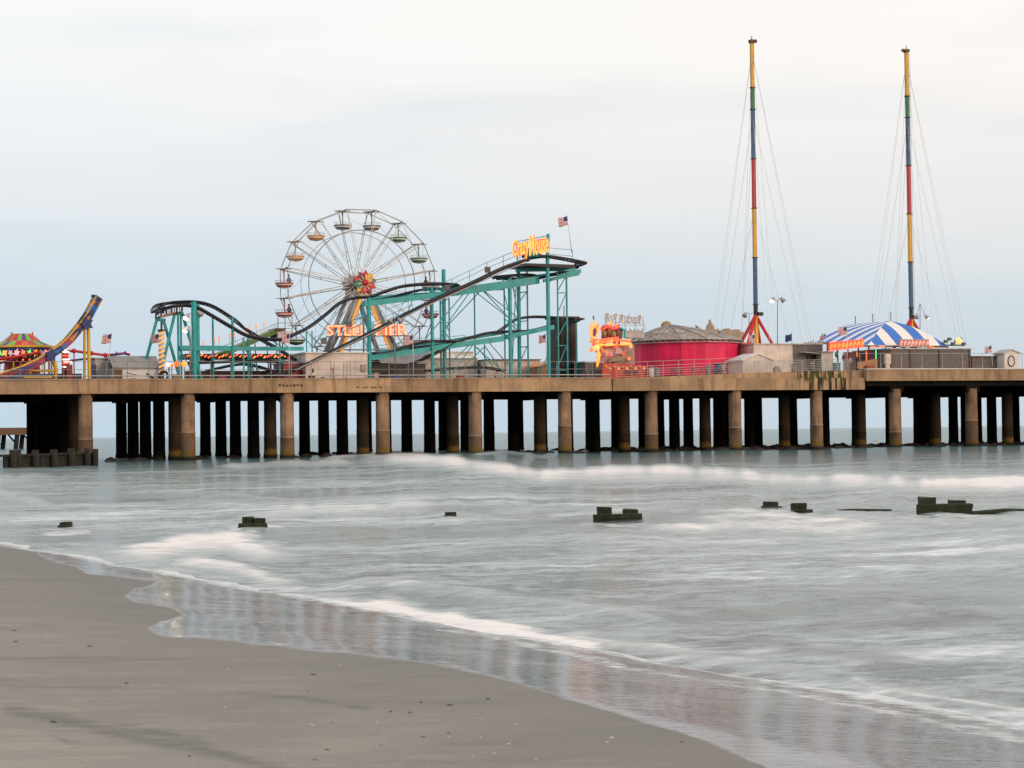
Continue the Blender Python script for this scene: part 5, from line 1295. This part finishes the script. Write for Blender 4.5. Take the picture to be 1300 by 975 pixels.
def bulbsign(x0, y0, x1, y1, h, t, label, n, pale=False):
    a, b_ = P(x0,y0,t), P(x1,y1,t); k = K(x0,t); o = thing('bulb_sign', a, label, 'sign')
    MB().prism([a, b_, b_+Vector((0,0,h*k)), a+Vector((0,0,h*k))], .25).build('panel', glow('red_lit_panel',(1,.10,.05),.5) if not pale else coat(.5,.25,.22), o)
    random.seed(n)
    mb = MB()
    for i in range(n):
        u = (i+.5)/n; p = a.lerp(b_, u)+Vector((0,-.06,h*k*.5)); s_ = (b_-a).length/n*.32
        hh = h*k*(.26+.1*random.random())
        mb.tube([p+Vector((-s_,0,-hh)), p+Vector((s_*.2,0,hh)), p+Vector((s_,0,-hh*.5+hh*random.random()))], .06, 5)
    mb.build('lit_shapes', M_glow_y if not pale else glow('pale_red_bulbs',(1,.35,.3),1.0), o)
    mb = MB()
    for i in range(n*2): 
        for z_ in (0, h*k): p = a.lerp(b_, (i+.5)/n/2)+Vector((0,-.04,z_)); mb.ball(p, .07, 5)
    mb.build('bulbs', M_glow_r if not pale else M_cream, o)
bulbsign(1053,445,1097,440.5,10,2.6,'glowing red and yellow bulb sign at the front left eave of the striped tent',9)
bulbsign(1142,440,1179.5,440,9,2.8,'pale red bulb sign on the right eave of the striped tent',8,True)
a = P(1186,440,8); mb = MB()
for i in range(7): p = P(1196+i*4.5,436-(i % 3)*3,9); mb.box(p-Vector((.16,.2,.2)), p+Vector((.2,.2,.12)))
mb.box(P(1194,439,9), P(1225,437.5,9)+Vector((0,.3,0)))
solo(mb, 'roof_ornament', [coat(.05,.11,.07)], 'green and amber ornaments on the roof end right of the tent', 'ornament')
solo(MB().ball(P(1217,433,8.8),.4,8), 'amber_lamp', glow('amber_lamp',(1,.55,.2),.9), 'round amber lamp at the right end of the tent roof', 'lamp')
for i, (px, h) in enumerate(((1084,15),(1110,13),(1132,14))): pass

# ------------------------------------------------------------------ shells and weed on the sand
def sand_pt(px, py):
    z = .3
    for _ in range(8): p = G(px, py, z); z = beach_z(p.x, p.y)
    return Vector((p.x, p.y, z))
M_shell = paint('shell', (.55,.42,.34), .5, scale=30); M_shell2 = paint('brown_shell', (.25,.11,.06), .5, scale=30); M_weed = paint('sea_weed', (.09,.13,.03), .7, scale=30)
random.seed(21)
proto = None
spots = [(422,917),(478,917),(555,915),(569,931),(570,936),(610,936),(484,946),(535,945),(505,892),(537,936),(627,957),(290,850),(390,878),(285,898),(396,921),(415,952),(90,732),(60,805),(400,965),(680,965),(770,943),(866,943),(700,906),(776,937),(610,905),(655,920),(430,845),(330,880),(160,815),(200,870),(240,960),(600,960),(645,945),(520,905)]
for i, (px, py) in enumerate(spots):
    p = sand_pt(px, py); s_ = random.uniform(.007, .017)
    if i in (0, 1): me_src = None
    mb = MB(); prof = [(.001,s_*.55),(s_*.5,s_*.5),(s_*.9,s_*.25),(s_,0),(s_*.8,-.004)]
    mb.lathe((0,0,0), prof[::-1], 9, sx=1.25, sy=.85)
    for v in mb.v: v.z += random.uniform(-.0015,.0015)
    ob = mb.build('shell', M_shell2 if i % 3 == 0 else M_shell, None, True); ob.location = p; ob.rotation_euler = (random.uniform(-.3,.3), random.uniform(-.3,.3), random.uniform(0,6))
    tag(ob, 'tiny shell fragment lying on the damp sand', 'shell', 'shells scattered on the beach')
for i, (px, py) in enumerate([(159,868),(18,801),(20,815),(397,857),(536,892),(496,904),(571,896),(114,821),(621,888),(68,917)]):
    p = sand_pt(px, py); mb = MB()
    for j in range(4):
        a = random.uniform(0,6.28); L_ = random.uniform(.015,.035); q = [(0,0,.003)]
        for m2 in range(1,4): q.append((q[-1][0]+L_/3*math.cos(a), q[-1][1]+L_/3*math.sin(a), .004+.003*(m2 % 2))); a += random.uniform(-.7,.7)
        mb.tube(q, .003, 5, rs=[.003,.004,.003,.001])
    ob = mb.build('seaweed_scrap', M_weed, None, True); ob.location = p; tag(ob, 'small scrap of green seaweed on the sand', 'seaweed', 'seaweed scraps on the beach')

# dark rubble round the pile feet, more added to deepen the shade there
random.seed(5)
mb = MB()
for i in range(520):
    n_ = random.uniform(.2, 14.3); x = n_*SP; t_ = random.choice([0.8, 2, 4, 8, 12, 16, 22, 28])+random.uniform(-1.5, 1.5)
    if n_ < 6 and random.random() < .85: continue
    r_ = random.uniform(.3, .8); hh = random.uniform(.1, .34)
    b0 = len(mb.v); mb.lathe((x, t_, 0), [(r_*1.2, -.6), (r_, .0), (r_*.7, hh*.7), (r_*.25, hh)], 7, a0=random.random()*3, sx=1.5)
    for v in mb.v[b0:]: v += Vector((random.uniform(-.15,.15), random.uniform(-.15,.15), random.uniform(-.08,.08)))
rb = mb.build('rubble', paint('dark_rubble_rock', (.018,.016,.013), .7, scale=3, dirtamt=.1), None); tag(rb, 'dark rubble, partly added to darken the shaded base, awash around the feet of the pier piles', 'rubble', None, 'stuff')

# loose things on the landward deck
def loose(px, py, w_, h_, d, mat, name, label, cat, form='box'):
    x = P(px, py, d).x; z = deckz(x); k = K(px, d); W, H_ = w_*k/2, h_*k
    if form == 'box':
        mb = MB().box((x-W, d, z), (x+W, d+.6, z+H_*.88)).box((x-W-.04, d-.04, z+H_*.88), (x+W+.04, d+.64, z+H_))
    elif form == 'reel':
        mb = MB().tube([(x-W,d,z+H_/2),(x-W+.06,d,z+H_/2)], H_/2, 14).tube([(x-W+.06,d,z+H_/2),(x+W-.06,d,z+H_/2)], H_*.25, 12).tube([(x+W-.06,d,z+H_/2),(x+W,d,z+H_/2)], H_/2, 14)
    else:
        mb = MB().prism([(x-W,d,z),(x-W*.7,d,z+H_*.6),(x-W*.1,d,z+H_),(x+W*.5,d,z+H_*.7),(x+W,d,z)], .7)
    solo(mb, name, mat, label, cat)
loose(505, 481, 8, 5, .9, coat(.03,.08,.45), 'tarpaulin', 'small blue tarpaulin heap on the deck right of the cream service building', 'tarpaulin', 'heap')
loose(397, 480, 7, 6, 1.2, M_brown, 'equipment_box', 'brown equipment box in front of the left end of the cream service building', 'box')
loose(411, 481, 9, 4, 1.0, M_black, 'timber_pile', 'low dark timber pile in front of the cream service building door', 'timber pile', 'heap')
loose(478, 478, 5, 9, 1.4, M_lgrey, 'switch_box', 'pale grey switch box at the foot of the central coaster column', 'switch box')
loose(532, 479, 6, 6, 1.6, M_mesh, 'cable_reel', 'cable reel behind the railing under the lower teal beam', 'cable reel', 'reel')
loose(586, 479, 9, 7, 2.0, M_dred, 'tool_chest', 'dark red tool chest among the braces of the coaster', 'chest')
loose(633, 479, 7, 8, 1.6, M_grey, 'generator', 'grey generator box left of the tall coaster columns', 'generator')
loose(676, 479, 9, 6, 1.8, M_brown, 'bench_box', 'brown bench box right of the tall coaster columns', 'box')
loose(741, 477, 8, 9, 2.2, M_black, 'speaker_cabinet', 'black cabinet beside the dark panelled tower', 'cabinet')
loose(283, 478, 8, 7, 2.0, M_dred, 'ride_cart', 'dark red cart under the low track left of centre', 'cart')
loose(333, 478, 9, 6, 2.4, M_mesh, 'covered_pallet', 'grey covered pallet below the crossing tracks', 'pallet', 'heap')
loose(1064, 469, 7, 10, 1.0, coat(.02,.2,.2), 'teal_bin', 'dark teal box under the glowing red and yellow bulb sign', 'box')
loose(988, 474, 10, 8, .7, M_grey, 'stacked_chairs', 'grey heap of stacked chairs before the flat-roofed cream building', 'chairs', 'heap')
